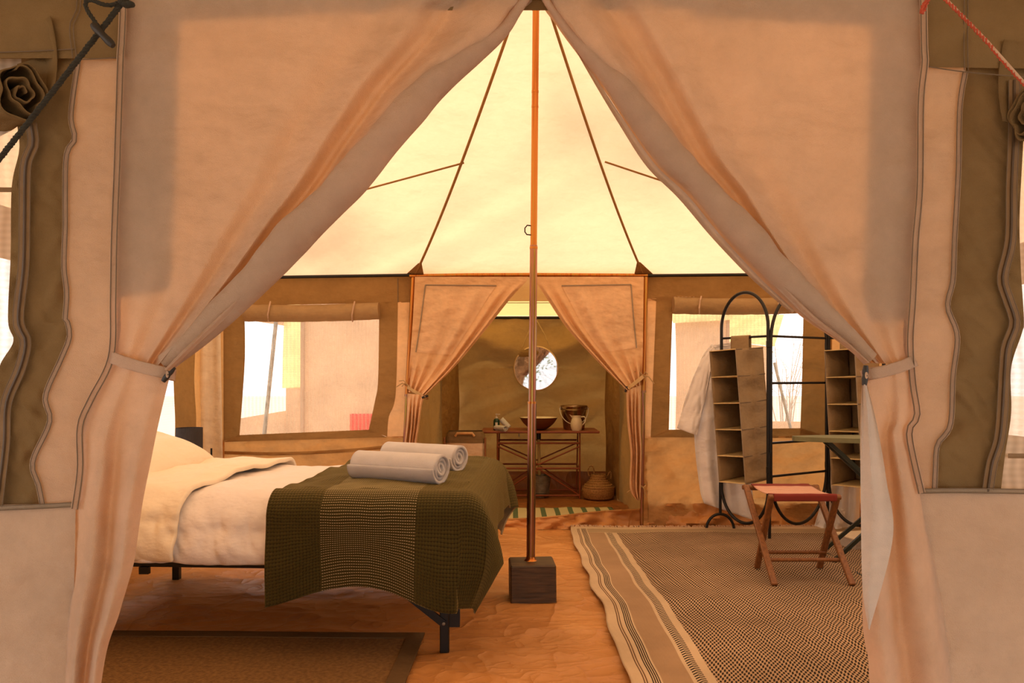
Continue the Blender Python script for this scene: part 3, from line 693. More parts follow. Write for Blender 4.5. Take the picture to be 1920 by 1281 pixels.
# pale inner face turned outwards along the free edge
fr = Poly([(1045,20),(1085,95),(1130,165),(1180,240),(1230,310),(1290,367),(1350,440),(1420,516),(1490,583)])
fr2 = Poly([(1040,8),(1072,80),(1112,152),(1160,232),(1212,312),(1272,372),(1335,446),(1408,522),(1484,588)])
ruled('lining_edge', fr2, fr, DF+.012, M['lining'], cr, 8, 90, .002, dfun=lambda u, v: .012*math.sin(u*3))
ruled('lining_fold', [(1616,720),(1613,800),(1614,950),(1617,1100),(1628,1178)], [(1626,722),(1645,800),(1662,900),(1674,1010),(1630,1182)], DF-.075, M['lining'], cr, 14, 60, .002, dfun=lambda u, v: -.012*math.sin(u*math.pi)+.01*math.sin(u*9+v*2)*(1-v))
def rolled_edge(t, pts, r0, inset, sgn, seed):
    pl = Poly(pts); n = 90; q = []; rr = []
    for i in range(n+1):
        v = i/n; c = pl(v); tt = (pl(min(1, v+.03))-pl(max(0, v-.03))).normalized()
        w = r0*(.25+.75*smooth(0, .35, v))*(1-.45*smooth(.75, 1, v))*(1+.18*nz(v*7, seed)+.08*nz(v*19, seed))
        px_ = w*F/DF*inset; x, y = c.x+sgn*tt.y*px_, c.y-sgn*tt.x*px_
        q.append(P(x, y, DF-.010-w*.75-.02*v)); rr.append(w)
    MB().tube(q, rr, 22).build('rolled_edge', M['curtain'], t)
rolled_edge(cl, [(1000,-14),(975,25),(940,75),(837,167),(790,220),(740,277),(676,356),(600,432),(515,521),(440,592),(380,645),(318,692)], .036, .80, -1, 3)
rolled_edge(cr, [(1018,2),(1052,52),(1092,106),(1138,163),(1188,237),(1240,306),(1300,362),(1362,437),(1432,512),(1512,588),(1580,640),(1622,682)], .030, .86, 1, 8)
# reinforcing band sewn behind the cloth along seam and head
def backing(t, pts_a, pts_b):
    ruled('backing_band', pts_a, pts_b, DF+.003, M['tape_grey'], t, 16, 60, .005)
backing(cl, [(229,-20),(220,320),(213,560)], [(342,-20),(332,320),(322,540)])
backing(cr, [(1734,-20),(1726,350),(1710,600)], [(1632,-20),(1622,350),(1612,600)])
ruled('head_band', [(229,-40),(500,-40),(720,-40)], [(229,46),(500,34),(720,26)], DF+.006, M['tape_grey'], cl, 10, 60, .005)
ruled('head_band', [(1735,-40),(1500,-40),(1300,-40)], [(1735,55),(1500,44),(1300,34)], DF+.006, M['tape_grey'], cr, 10, 60, .005)

# washroom curtains
profI = [(0,0),(.35,-.004),(.5,.003),(.62,-.008),(.74,.004),(.84,-.012),(.90,.004),(.955,-.016),(1,.012)]
DI = DB-.06
il, posIL, _ = door_curtain('orange canvas washroom curtain tied to the left back pole',
    [(778,519),(774,600),(768,680),(763,735)], [(990,519),(985,530),(959,558),(912,617),(857,683),(818,722),(798,741)],
    [(764,738),(762,790),(757,851),(754,960)], [(797,741),(791,760),(786,800),(779,851),(772,960)], DI, 'inner_curtain', profI, 5, .02, .003, loc=(-.78, DI, 0))
ir, posIR, _ = door_curtain('orange canvas washroom curtain tied to the right back pole',
    [(1207,519),(1206,600),(1205,680),(1203,722)], [(1004,519),(1006,530),(1029,566),(1064,617),(1111,668),(1150,708),(1175,732)],
    [(1202,722),(1201,790),(1203,851),(1201,930),(1197,938)], [(1174,733),(1176,790),(1182,851),(1181,915),(1194,938)], DI, 'inner_curtain', profI, 5, .02, .003, loc=(.98, DI, 0))
MB().grid(60, 60, lambda u, v: posIL(.10+.66*u, .07+.58*v, -.004)).build('window_panel', M['inner_panel'], il)
MB().grid(60, 60, lambda u, v: posIR(.12+.66*u, .07+.58*v, -.004)).build('window_panel', M['inner_panel'], ir)
for c, pos, e in ((il, posIL, .10), (ir, posIR, .12)):
    mb = MB()
    for a, b in (((e, .07), (e+.66, .07)), ((e, .07), (e, .65))):
        mb.tube([pos(lerp(a[0], b[0], i/40), lerp(a[1], b[1], i/40), -.008) for i in range(41)], .005, 5)
    mb.build('panel_hem', M['tape_grey'], c)
strap(il, [(764,726,-.04),(775,733,-.09),(788,740,-.12),(799,745,-.11),(800,748,-.03)], 6, DI, 'rope_jute', .006, 'tie_rope'); toggle(il, 797, 744, DI-.14, .3, .05, .009)
strap(ir, [(1206,706,-.04),(1195,715,-.09),(1183,724,-.12),(1174,729,-.11),(1172,733,-.03)], 7, DI, 'rope_jute', .006, 'tie_rope'); toggle(ir, 1174, 730, DI-.14, 1.3, .045, .009)

# ------------------------------------------------------------------ poles and rails
tp = thing('tent_pole', 'tall brassy centre tent pole standing on dark wooden block', 'pole', (.11, 4.02, .2))
Dp = 4.0
def pp(y): return P(lerp(1005, 995, y/1050), y, Dp)
MB().tube([pp(-72), pp(100), pp(300), pp(465)], .0175, 20).build('upper_tube', M['brass_up'], tp)
MB().tube([pp(460), pp(600), pp(757)], .0195, 20).build('middle_tube', M['brass_low'], tp)
MB().tube([pp(753), pp(900), pp(1052)], .0225, 20).build('lower_tube', M['brass_low'], tp)
for y, r in ((755, .0235), (465, .021), (172, .0185), (200, .0185)): MB().tube([pp(y-2), pp(y+2)], r, 20).build('joint_ring', M['brass_up'], tp)
c = pp(432)
MB().tube([c+Vector((-.014, 0, .024)), c+Vector((-.034, 0, .026)), c+Vector((-.046, 0, .012)), c+Vector((-.046, 0, -.008)), c+Vector((-.036, 0, -.022)), c+Vector((-.014, 0, -.024))], .0035, 8).build('hook', M['black'], tp)
MB().lathe([(.055, 0), (.055, .004), (.035, .008), (.025, .02), (.023, .03)], pp(1052)+Vector((0, 0, -.006)), 24).build('foot_plate', M['brass_up'], tp)
MB().box(pp(8), (.05, .045, .06), bev=.008).build('pole_head', M['tape_grey'], tp)
c = FL(997, 1118); bl = MB().box((c.x, 3.985, .098), (.232, .20, .196), Matrix.Rotation(.05, 3, 'Z')@Matrix.Rotation(-.012, 3, 'Y'), .007)
bo = bl.build('wooden_block', M['block'], sm=False); tag(bo, 'dark weathered wooden block under the centre pole', 'block')

def upright(label, pts, split):
    t = thing('upright_pole', label, 'pole', P(pts[-1][0], pts[-1][1], DB-.045), 'upright poles of the back doorway')
    q = [P(x, y, DB-.045) for x, y in pts]; m = P(*split, DB-.045)
    MB().tube([q[0], m], .0165, 14).build('upper_tube', M['brass_up'], t); MB().tube([m, q[-1]], .0135, 14).build('lower_tube', M['brass_low'], t)
    MB().tube([m+Vector((0,0,.012)), m-Vector((0,0,.006))], .0185, 14).build('joint_ring', M['brass_low'], t)
upright('slim copper pole left of the washroom doorway, behind the bed', [(775,517),(751,1000)], (763,742))
upright('slim copper pole right of the washroom doorway, reaching the rug', [(1211,517),(1203,991)], (1207,735))
t = MB().tube([P(768,518,DB-.05), P(880,516,DB-.05), P(1000,515.5,DB-.05), P(1214,517,DB-.05)], .015, 14).build('eave_rail', M['brass_up']); tag(t, 'copper rail along the eave over washroom doorway', 'rail')
t = MB().tube([P(370,522,DB-.04), P(515,520,DB-.04), P(770,516,DB-.04)], .012, 12).build('eave_rail', M['black']); tag(t, 'black eave rail above the left net window', 'rail')
t = MB().tube([P(1214,517,DB-.04), P(1420,515,DB-.04), P(1690,514,DB-.04)], .012, 12).build('eave_rail', M['black']); tag(t, 'black eave rail above the net window behind clothes rack', 'rail')
def tie(label, px, py, seed, scale=1.0):
    rnd = random.Random(seed); c = P(px, py, DB-.075); mb = MB()
    mb.tube([c+Vector((.03*math.cos(a), .03*math.sin(a)*.9+.03, .010*math.sin(a*2+1))) for a in [i*.5 for i in range(13)]], .0055, 6)
    for k in range(4):
        e = Vector((rnd.uniform(-.09, .09), rnd.uniform(-.02, .0), rnd.uniform(-.07, .06)))*scale
        mb.tube([c, c+e*.5+Vector((0, -.01, .02)), c+e], .004, 6)
    tag(mb.build('knotted_cord', M['rope_jute']), label, 'cord', 'cords knotted round the upright poles')
tie('jute cord knotted round the left back pole', 765, 722, 1); tie('jute cord knotted round the right back pole above, at curtain tie', 1206, 704, 2); tie('jute cord knotted low on the right back pole', 1204, 912, 3, 1.3)

# ------------------------------------------------------------------ guy ropes in front
D0 = 1.48
t = thing('guy_rope', 'thick dark guy rope with toggle crossing the top left corner', 'rope', P(100, 170, D0))
MB().rope([P(250,-25,D0), P(120,145,D0-.005), P(-600,1052,D0)], .0058, 42).build('rope_line', M['rope_dark'], t)
MB().rope([P(243,-4,D0), P(205,10,D0-.01), P(170,0,D0-.01), P(160,8,D0-.01), P(168,26,D0-.012), P(185,50,D0-.012)], .0045, 42).build('rope_loop', M['rope_dark'], t)
c = P(193, 66, D0-.016); d = Vector((.6, 0, -.62)).normalized(); MB().tube([c+d*(.056*(i/10-.5)) for i in range(11)], [.0058, .0074, .008, .0074, .007, .0066, .007, .0074, .0076, .0072, .0055], 12).build('toggle', M['toggle'], t)
for i in range(3): MB().lathe([(.002, -.006), (.008, -.003), (.009, 0), (.008, .003), (.002, .006)], P(230+i*7, 4+((i*5) % 6), D0-.006), 12).build('knot', M['rope_dark'], t)
t = thing('guy_rope', 'thin red and white guy rope crossing the top right corner', 'rope', P(1850, 80, D0))
mb = MB().rope([P(1760,-14,D0), P(1850,78,D0-.004), P(1950,190,D0), P(2600,880,D0)], .0042, 60, 2); mb.build('rope_line', M['rope_red'], t)
MB().tube([p for p in [P(1761,-14,D0), P(1850,77,D0-.004), P(1950,189,D0), P(2600,879,D0)]], .0030, 8).build('rope_core', M['rope_pale'], t)
MB().rope([P(1745,-12,D0+.03), P(1732,20,D0+.02), P(1727,26,D0+.02), P(1731,10,D0+.015), P(1748,-14,D0+.02)], .0040, 60, 2).build('rope_loop', M['rope_red'], t)

# ------------------------------------------------------------------ bed
ang = math.radians(3); LX = Vector((-math.cos(ang), math.sin(ang), 0)); WX = Vector((math.sin(ang), math.cos(ang), 0)); C0 = Vector((-.115, 3.12, 0))
BW, BL = 1.22, 2.0
def B(l, w, z): return C0+LX*l+WX*w+Vector((0, 0, z))
bf = thing('bed_frame', 'black metal folding bed frame under the quilted bed', 'bed frame', B(1, .6, 0))
mb = MB(); ZF = .355
MB().bar(B(.02, .05, ZF+.02), B(BL, .05, ZF+.02), .03, .045).build('side_rail', M['black'], bf, sm=False)
MB().bar(B(.02, BW-.05, ZF+.02), B(BL, BW-.05, ZF+.02), .03, .045).build('side_rail', M['black'], bf, sm=False)
MB().bar(B(.04, .05, ZF+.02), B(.04, BW-.05, ZF+.02), .03, .045).build('end_rail', M['black'], bf, sm=False)
MB().bar(B(BL-.02, .05, ZF+.02), B(BL-.02, BW-.05, ZF+.02), .03, .045).build('end_rail', M['black'], bf, sm=False)
for i in range(9): MB().bar(B(.2+i*.2, .06, ZF+.03), B(.2+i*.2, BW-.06, ZF+.03), .05, .014).build('slat', M['black'], bf, sm=False)
for l in (.17, 1.83):
    for w in (.09, BW-.09):
        MB().bar(B(l, w, 0), B(l, w, ZF+.01), .038, .038, (0,1,0), .003).build('leg', M['black'], bf, sm=False)
        s = 1 if l < 1 else -1
        MB().bar(B(l, w-.022, .125), B(l+s*.30, w-.022, ZF), .03, .012, (0,1,0)).build('brace', M['black'], bf, sm=False)
        MB().bar(B(l-s*.04, w+.012, .105), B(l-s*.04, w+.012, ZF), .045, .03, (0,1,0)).build('hinge_plate', M['black'], bf, sm=False)
        MB().lathe([(.007, 0), (.007, .004), (.004, .006)], B(l, w-.031, .128), 10, Matrix.Rotation(math.pi/2, 3, 'X')).build('bolt', M['galv'], bf)
MB().bar(B(1.42, .03, ZF-.03), B(1.42, .03, ZF), .04, .02, (0,1,0)).build('clip', M['black'], bf, sm=False)
mo = MB().grid(2, 2, lambda u, v: B(.02+1.96*u, .04+(BW-.08)*v, .40)); 
mt = MB(); R3 = Matrix.Rotation(-ang, 3, 'Z')
mt.box(B(1.0, BW/2, .475), (1.97, BW-.06, .17), R3, .04); o = mt.build('mattress', M['duvet'], sm=True); tag(o, 'plain mattress lying on the bed frame beneath the duvet', 'mattress')
ZT = .60
def bedprof(s, drop, r=.10, bulge=.02, top=ZT, width=BW, drop2=.34):  # unseen far side hangs low to block light coming in under the bed
    """cross section over the bed: s from 0 (near hem) to 1 (far hem) -> (w, z)"""
    q = math.pi/2*r; tot = drop+drop2+q*2+(width-2*r); d = s*tot
    if d < drop: return (-bulge*math.sin(math.pi*(.25+.75*d/drop)), top-r-drop+d)
    d -= drop
    if d < q: a = d/r; return (r-r*math.cos(a), top-r+r*math.sin(a))
    d -= q
    if d < width-2*r: return (r+d, top+.012*math.sin(math.pi*d/(width-2*r)))
    d -= width-2*r
    if d < q: a = d/r; return (width-r+r*math.sin(a), top-r+r*math.cos(a))
    d -= q; return (width+bulge*math.sin(math.pi*d/drop2), top-r-d)
def duvet_fn(l0, l1, drop, lift, seed, hemw=.02, skew=0.0, out=0.0):
    def fn(u, v):
        w, z = bedprof(v, drop, .12, .035, ZT+lift, BW)
        l = lerp(l0, l1, u)+skew*math.sin(math.pi*.5*min(1, max(0, w/.9)))*(1 if u > .5 else 0)*0
        l += skew*max(0, w)*(1-u)
        onside = smooth(.06, -.02, w)
        f = .026*nz(l*7+seed, z*2.2, 3)*onside+.016*(1-2*abs(nz(l*9+z*3, z*7+seed, 6)))*onside+.008*(1-2*abs(nz(l*19-z*9, z*13+seed, 8)))*onside
        f2 = .016*nz(l*4+w*3+seed, w*3-l, 9)+.010*nz(l*8, w*9, seed)+.007*(1-2*abs(nz(l*7+w*2, w*5, seed+2)))
        d = 1/(1+0)
        z2 = z+f2*(1-onside)+.02*nz(l*2.2, w*2.2, seed)*(1-onside)
        if z < ZT-.13 and w < .5: z2 += hemw*nz(l*5, 1.5, seed)*smooth(ZT-.13, ZT-.34, z)
        return B(l, w-f*1.3-out*onside+(out if w > BW-.1 else 0), z2)
    return fn
o = MB().grid(150, 110, duvet_fn(.05, 1.72, .125, .035, 2)).build('duvet', M['duvet'], solid=.03, sub=1); tag(o, 'crumpled white linen duvet spread over the bed', 'duvet')
o = MB().grid(70, 110, duvet_fn(1.24, 1.83, .15, .075, 7, skew=-.05, out=.03)).build('top_sheet', M['pillow'], solid=.022, sub=1); tag(o, 'cream sheet turned back over duvet near the pillow', 'sheet')
# pillow
def pillow(c, sx, sy, sz, R):
    def fn(u, v):
        a, b = 2*u-1, 2*v-1
        return None
    mb = MB(); n = 40
    for sgn in (1, -1):
        def f(u, v, sgn=sgn):
            a, b = 2*u-1, 2*v-1; h = (max(0, 1-a**4)*max(0, 1-b**4))**.55
            x = a*(1-.06*b*b); y = b*(1-.06*a*a)
            return Vector(c)+R@Vector((x*sx, y*sy, sgn*h*sz*(1+.10*nz(a*2, b*2, 3))))
        mb.grid(n, n, f)
    return mb
o = pillow(B(1.80, .72, .735), .235, .44, .095, Matrix.Rotation(-ang, 3, 'Z')@Matrix.Rotation(math.radians(20), 3, 'Y')).build('pillow', M['pillow']); tag(o, 'plump cream pillow propped at the head of the bed', 'pillow')

# green quilt over the foot of the bed
def quilt_fn(u, v):
    s = lerp(-.31, .765, u); drop = .445; t = lerp(-drop-.02, BW+drop, v)
    s += .03*nz(t*2, 4)*(u-.2)
    a = max(0, -s); b = max(0, -t); b2 = max(0, t-BW)
    r = .10; zt = ZT+.085
    def over(x):                       # overhang -> (outward, drop) with a rounded edge
        if x <= 0: return 0, 0
        q = r*math.pi/2
        if x < q: th = x/r; return r*math.sin(th), r-r*math.cos(th)
        return r, r+(x-q)
    bb = max(b, b2); sg = -1 if b > 0 else 1
    if a > 0 and bb > 0:
        h = (a**3+bb**3)**(1/3); o_, dr = over(h); g_ = math.hypot(a, bb); c_, s_ = a/g_, bb/g_
        m = min(a, bb); fl = .06*min(1, m/.12)*math.sin(math.pi*min(1, dr/.46)*.93)
        out_l = o_*c_+fl; out_w = (o_*s_+fl*.5)
        dr = dr*.96
    else:
        out_l, dl = over(a); out_w, dw = over(bb); dr = max(dl, dw)
    l = max(s, 0)-out_l+.0; w = min(max(t, 0), BW)+sg*out_w
    l += .06*0
    if a <= 0: l = s
    z = zt-dr
    hang = smooth(.10, .30, dr)
    w += sg*hang*(.055*nz(s*3.4, 2.5, 6)+.022*math.sin(s*9+1))+(.0 if bb > 0 else 0)
    l -= hang*(.035*nz(t*3.5, 7.5)) if a > 0 else 0
    z += .03*hang*nz(s*3.0+1.5, t*1.2, 3)*(1 if bb > 0 else .5)+(.040*hang*math.cos((s-.42)*math.pi/.40) if b > 0 and a <= 0 else 0)-(.04*hang if a > 0 and bb > 0 else 0)
    if dr <= 0: z += .018*nz(s*3.5, t*3.5, 12)+.008*nz(s*9, t*9, 2)-.012*math.exp(-((s-.74)/.06)**2)
    z = z if a <= 0 else z
    return B(l+.085, w, z)
def quilt_uv(u, v): return (lerp(-.31, .765, u), lerp(-.465, BW+.445, v))
o = MB().grid(170, 220, quilt_fn, quilt_uv).build('quilt', M['quilt_back'], solid=.012, mat2=M['quilt']); tag(o, 'olive green waffle quilt draped over the foot of bed', 'blanket')

def rolled_towel(label, a, b, R0, turns=4.2, name='rolled_towel', group=None, th=.009, mat='towel'):
    a, b = Vector(a), Vector(b); d = (b-a).normalized(); L = (b-a).length
    x = d.cross(Vector((0,0,1))).normalized(); y = x.cross(d)
    def fn(u, v):
        th_ = 2*math.pi*turns*u; r = R0*(.10+.90*u)
        return a+d*(L*v+.012*nz(u*7, v*.5, L))+(x*math.cos(th_-1.2)*1.06+y*math.sin(th_-1.2)*.94)*r*(1+.025*nz(u*20, v*5))
    o = MB().grid(190, 26, fn).build(name, M[mat], solid=R0/turns*.72, offset=-1); return tag(o, label, 'towel', group)
rolled_towel('white rolled bath towel on the quilt, nearest the camera', B(.60, .34, .755), B(.20, .20, .752), .062, 3.2, group='rolled towels on the bed')
rolled_towel('white rolled bath towel lying behind the nearer one on quilt', B(.56, .78, .757), B(.17, .60, .755), .062, 3.2, group='rolled towels on the bed')

# bedside table and lamp
c = P(355, 870, 4.85); c.z = 0
t = thing('bedside_table', 'small black wire bedside table behind the pillow', 'table', c)
MB().lathe([(.001, .585), (.15, .585), (.155, .59), (.155, .60), (.15, .605), (.001, .605)], c, 28).build('table_top', M['black'], t)
for k in range(3):
    a = 2*math.pi*k/3+.5; MB().tube([c+Vector((.13*math.cos(a), .13*math.sin(a), 0)), c+Vector((.13*math.cos(a), .13*math.sin(a), .69))], .006, 8).build('leg', M['black'], t)
MB().tube([c+Vector((.13*math.cos(a), .13*math.sin(a), .20)) for a in [i*2*math.pi/24 for i in range(24)]], .005, 6, True).build('ring', M['black'], t)
t = thing('table_lamp', 'table lamp with dark pleated drum shade behind the pillow', 'lamp', c+Vector((0,0,.606)))
def shade(u, v):
    a = 2*math.pi*u; r = .078*(1+.022*math.sin(a*60)); return c+Vector((r*math.cos(a), r*math.sin(a), lerp(.632, .825, v)))
MB().grid(360, 6, shade).build('lamp_shade', M['shade'], t)
MB().lathe([(.055, .606), (.055, .616), (.012, .622), (.010, .70), (.02, .70), (.02, .75), (.001, .75)], c, 20).build('lamp_base', M['black'], t)

# beige drape in the corner
def drp(u, v):
    px = lerp(lerp(368, 356, v), lerp(412, 418, v), u); py = lerp(520, 905, v)
    return P(px, py, DB-.14+.014*math.sin(u*11+.5*math.sin(v*3))+.012*nz(u*5, v*2))
o = MB().grid(60, 50, drp).build('window_drape', M['drape'], solid=.004); tag(o, 'pale beige drape hanging in the corner beside the lamp', 'curtain')

# ------------------------------------------------------------------ rugs
def rug_z(x, y): return .026+.010*nz(x*1.2, y*2.2, 6)+.005*nz(x*3, y*4.5, 2)
def rug_fn(u, v):
    x, y = lerp(.432, 2.55, u), lerp(5.74, 2.05, v)
    x += (1-u)**6*.022*nz(3, y*3)+.014*nz(x*.8, y*1.1, 8)+(1-u)**8*.004*math.sin(y*9); y += (1-v)**8*.02*nz(x*3, 2)
    return (x, y, rug_z(x, y))
t = thing('patterned_rug', 'large woven cream and black patterned rug with striped border', 'rug', (1.5, 3.9, 0))
MB().grid(200, 300, rug_fn, lambda u, v: (u*2.118, v*3.69)).build('woven_field', M['rug'], t, solid=.006)
mb = MB(); rnd = random.Random(5)
for i in range(300):
    u = (i+.5)/300; p = Vector(rug_fn(u, 0)); a = rnd.uniform(-.6, .6); L = rnd.uniform(.04, .08)
    mb.tube([p, p+Vector((math.sin(a)*L*.5, L*.5, .008)), p+Vector((math.sin(a)*L, L*.85, -.006))], [.0045, .004, .002], 5)
fr_ = mb.build('fringe', M['rope_pale'], t); fr_['kind'] = 'stuff'
t = thing('jute_rug', 'brown jute bedside rug with dark cloth border', 'rug', (-1.2, 2.9, 0))
Rj = Matrix.Rotation(-.02, 3, 'Z')
def jr(u, v, x0, x1, y0, y1, z): 
    x, y = lerp(x0, x1, u), lerp(y0, y1, v); q = Rj@Vector((x+.385, y-3.4, 0)); return (q.x-.385, q.y+3.4, z+.014+.006*nz(x*2, y*3))
MB().grid(60, 40, lambda u, v: jr(u, v, -2.08, -.385, 2.2, 3.40, 0)).build('woven_field', M['jute'], t, solid=.008)
for a in ((-2.08, -.385, 3.33, 3.402), (-2.08, -.385, 2.2, 2.27), (-.455, -.383, 2.2, 3.402), (-2.08, -2.01, 2.2, 3.402)):
    MB().grid(30, 20, lambda u, v: jr(u, v, a[0], a[1], a[2], a[3], .005)).build('border_tape', M['jute_border'], t, solid=.006)
o = MB().grid(80, 20, lambda u, v: (lerp(-.34, .86, u), lerp(5.98, 6.62, v)+.05*u, .012+.008*nz(u*8, v*4)+.02*smooth(.3, 0, v)), lambda u, v: (u*1.2, v*.6)).build('bath_mat', M['bathmat'], solid=.012); tag(o, 'cream bath mat with green stripes behind washroom threshold', 'mat')

# ------------------------------------------------------------------ folding stool
t = thing('folding_stool', 'wooden folding stool with red striped canvas seat on the rug', 'stool', (1.6, 4.4, 0))
zs = .495; yn, yf = 4.25, 4.63; fn_, ff_ = 4.12, 4.50; xl, xr = 1.40, 1.815; zr_ = .034
def leg(x, ya, yb): MB().bar((x, ya, zr_), (x, yb, zs), .022, .034, (1,0,0), .004).build('leg', M['teak'], t, sm=False)
for x, s in ((xl, 1), (xr, -1)): leg(x, fn_, yf); leg(x+s*.026, ff_, yn)
MB().tube([(xl-.02, yf, zs-.012), (xr+.02, yf, zs-.012)], .014, 12).build('seat_rail', M['teak'], t); MB().tube([(xl+.01, yn, zs-.012), (xr-.01, yn, zs-.012)], .014, 12).build('seat_rail', M['teak'], t)
MB().tube([(xl, lerp(fn_, yf, .26), zs*.28), (xr, lerp(fn_, yf, .26), zs*.28)], .011, 12).build('stretcher', M['teak'], t)
MB().tube([(xl+.02, lerp(ff_, yn, .26), zs*.28), (xr-.02, lerp(ff_, yn, .26), zs*.28)], .011, 12).build('stretcher', M['teak'], t)
for x in (xl+.013, xr-.013): MB().tube([(x-.03, 4.375, .265), (x+.03, 4.375, .265)], .006, 8).build('pivot_bolt', M['brass_up'], t)
def seat(u, v):
    x = lerp(xl+.035, xr-.035, u); vv = v*1.24-.12
    if vv < 0: return (x, yn-.016, zs+.004+vv*.30)
    if vv > 1: return (x, yf+.016, zs+.004-(vv-1)*.30)
    return (x, lerp(yn-.014, yf+.014, vv), zs+.006-.018*math.sin(math.pi*vv)+.002*nz(u*6, vv*6))
MB().grid(30, 50, seat, lambda u, v: (u*.35, v)).build('seat', M['seat'], t, solid=.004)

# ------------------------------------------------------------------ folding clothes rack (three arched panels)
t = thing('clothes_rack', 'black metal three panel clothes rack with arched tops and bottoms', 'clothes rack', (1.9, 5.5, 0))
PA, PB, PC, PD = Vector((1.535, 5.70, 0)), Vector((1.775, 5.33, 0)), Vector((2.31, 5.66, 0)), Vector((2.52, 5.22, 0))
def panel(a, b, bars, inset=.012, zb=.10, ztop=1.745, ro=.0115):
    d = (b-a); L = d.length-2*inset; d.normalize(); o = a+d*inset; r = L/2
    hz = r*1.20
    pts = []
    for i in range(25):
        th = math.pi*i/24; pts.append(o+d*(r-r*math.cos(th))+Vector((0,0,ztop-hz+hz*math.sin(th))))
    for i in range(25):
        th = math.pi*i/24; pts.append(o+d*(r+r*math.cos(th))+Vector((0,0,zb+hz-hz*math.sin(th))))
    MB().tube(pts, ro, 10, True).build('arched_frame', M['black'], t)
    for z in bars: MB().tube([o+Vector((0,0,z)), o+d*L+Vector((0,0,z))], .0085, 8).build('cross_bar', M['black'], t)
panel(PA, PB, (1.425,)); panel(PB, PC, (1.425, 1.10, .685, .455)); panel(PC, PD, (1.425, .685))
for p, q in ((PA, None), (PB, None), (PC, None), (PD, None)):
    MB().tube([p+Vector((0,0,.0 if p is PB or p is PC else .13)), p+Vector((0,0,.62))], .0105, 10).build('foot_post', M['black'], t)
for p in (PA, PD):
    dv = Vector((.95, -.1, 0)).normalized() if p is PA else Vector((.8, .3, 0)).normalized()
    MB().tube([p+dv*(-.10*math.cos(a))+Vector((0,0,.012+.12*math.sin(a))) for a in [math.pi*i/16 for i in range(17)]], .0105, 10).build('foot_arch', M['black'], t)
for z in (1.37, .50): MB().box(PB+Vector((-.002, .002, z)), (.04, .018, .05), bev=.004).build('hinge', M['black'], t, sm=False); MB().box(PC+Vector((0, 0, z)), (.04, .018, .05), bev=.004).build('hinge', M['black'], t, sm=False)

# hanging organizers
def organizer(label, c, rot, a, b, ztop, H, lean, n=5):
    t = thing('hanging_organizer', label, 'organizer', (c[0], c[1], ztop-H), 'hanging fabric organizers on clothes rack')
    Rz = Matrix.Rotation(rot, 3, 'Z'); Ry = Matrix.Rotation(lean, 3, 'Y'); top = Vector((c[0], c[1], ztop))
    def Q(x, y, z): return top+Ry@(Rz@Vector((x, y, 0))+Vector((0, 0, -z)))
    def sag(z): return .008*math.sin(z*n/H*math.pi)**2
    def wallp(x0, y0, x1, y1, nx, ny):
        def f(u, v):
            z = v*H; s = sag(z)*math.sin(math.pi*u)*4*.6+.004*nz(u*4, v*9, rot+x0); return Q(lerp(x0, x1, u)+nx*s, lerp(y0, y1, u)+ny*s, z)
        return MB().grid(14, 60, f)
    wallp(-a/2, -b/2, a/2, -b/2, 0, 1).build('side_panel', M['organizer'], t, solid=.003); wallp(-a/2, b/2, a/2, b/2, 0, -1).build('side_panel', M['organizer'], t, solid=.003)
    wallp(a/2, -b/2, a/2, b/2, -1, 0).build('back_panel', M['organizer'], t, solid=.003)
    for i in range(n+1):
        z = H*i/n
        sh = MB().grid(10, 8, lambda u, v: Q(lerp(-a/2, a/2, u), lerp(-b/2, b/2, v), z+.012*math.sin(math.pi*u)*math.sin(math.pi*v)*(1 if i else -.3))).build('shelf', M['orgshelf' if i else 'organizer'], t, solid=.006)
        e = MB(); z2 = z+.0
        e.tube([Q(-a/2, -b/2-.002, z), Q(0, -b/2+.004, z+.004), Q(a/2, -b/2-.002, z)], .0045, 6); e.build('piping', M['thread'], sh)
        MB().tube([Q(-a/2-.002, -b/2, z), Q(-a/2-.002, b/2, z)], .0035, 6).build('piping', M['orgshelf'], sh)
    for y in (-b/2, b/2): MB().tube([Q(-a/2-.002, y, H*k/30)+Vector((0,0,0)) for k in range(31)], .0035, 6).build('piping', M['tape_grey'], t)
    return t, Q
og, Q1 = organizer('beige fabric hanging organizer with five shelves in front of white robe', (1.595, 5.50), math.radians(36), .30, .225, 1.338, .93, math.radians(-4.2))
bar = lambda p, q, s: p.lerp(q, s)
def hook_strap(t, p, q, s0, s1, zb, z0):
    def f(u, v):
        c = p.lerp(q, lerp(s0, s1, u)); a = -math.pi*.5+math.pi*v if False else 0
        n = Vector((-(q-p).y, (q-p).x, 0)).normalized()
        if v < .4: return c-n*.013+Vector((0,0,lerp(z0, zb+.0, v/.4)))
        if v > .6: return c+n*.013+Vector((0,0,lerp(zb, z0, (v-.6)/.4)))
        th = (v-.4)/.2*math.pi; return c-n*.013*math.cos(th)+Vector((0,0,zb+.013*math.sin(th)))
    MB().grid(8, 30, f).build('hanging_strap', M['organizer'], t, solid=.003)
hook_strap(og, PA, PB, .25, .62, 1.425, 1.335)
og2, Q2 = organizer('beige fabric hanging organizer partly hidden by right door curtain', (2.40, 5.47), math.radians(36), .30, .225, 1.338, .95, math.radians(-3.2))
hook_strap(og2, PC, PD, .25, .6, 1.425, 1.335)

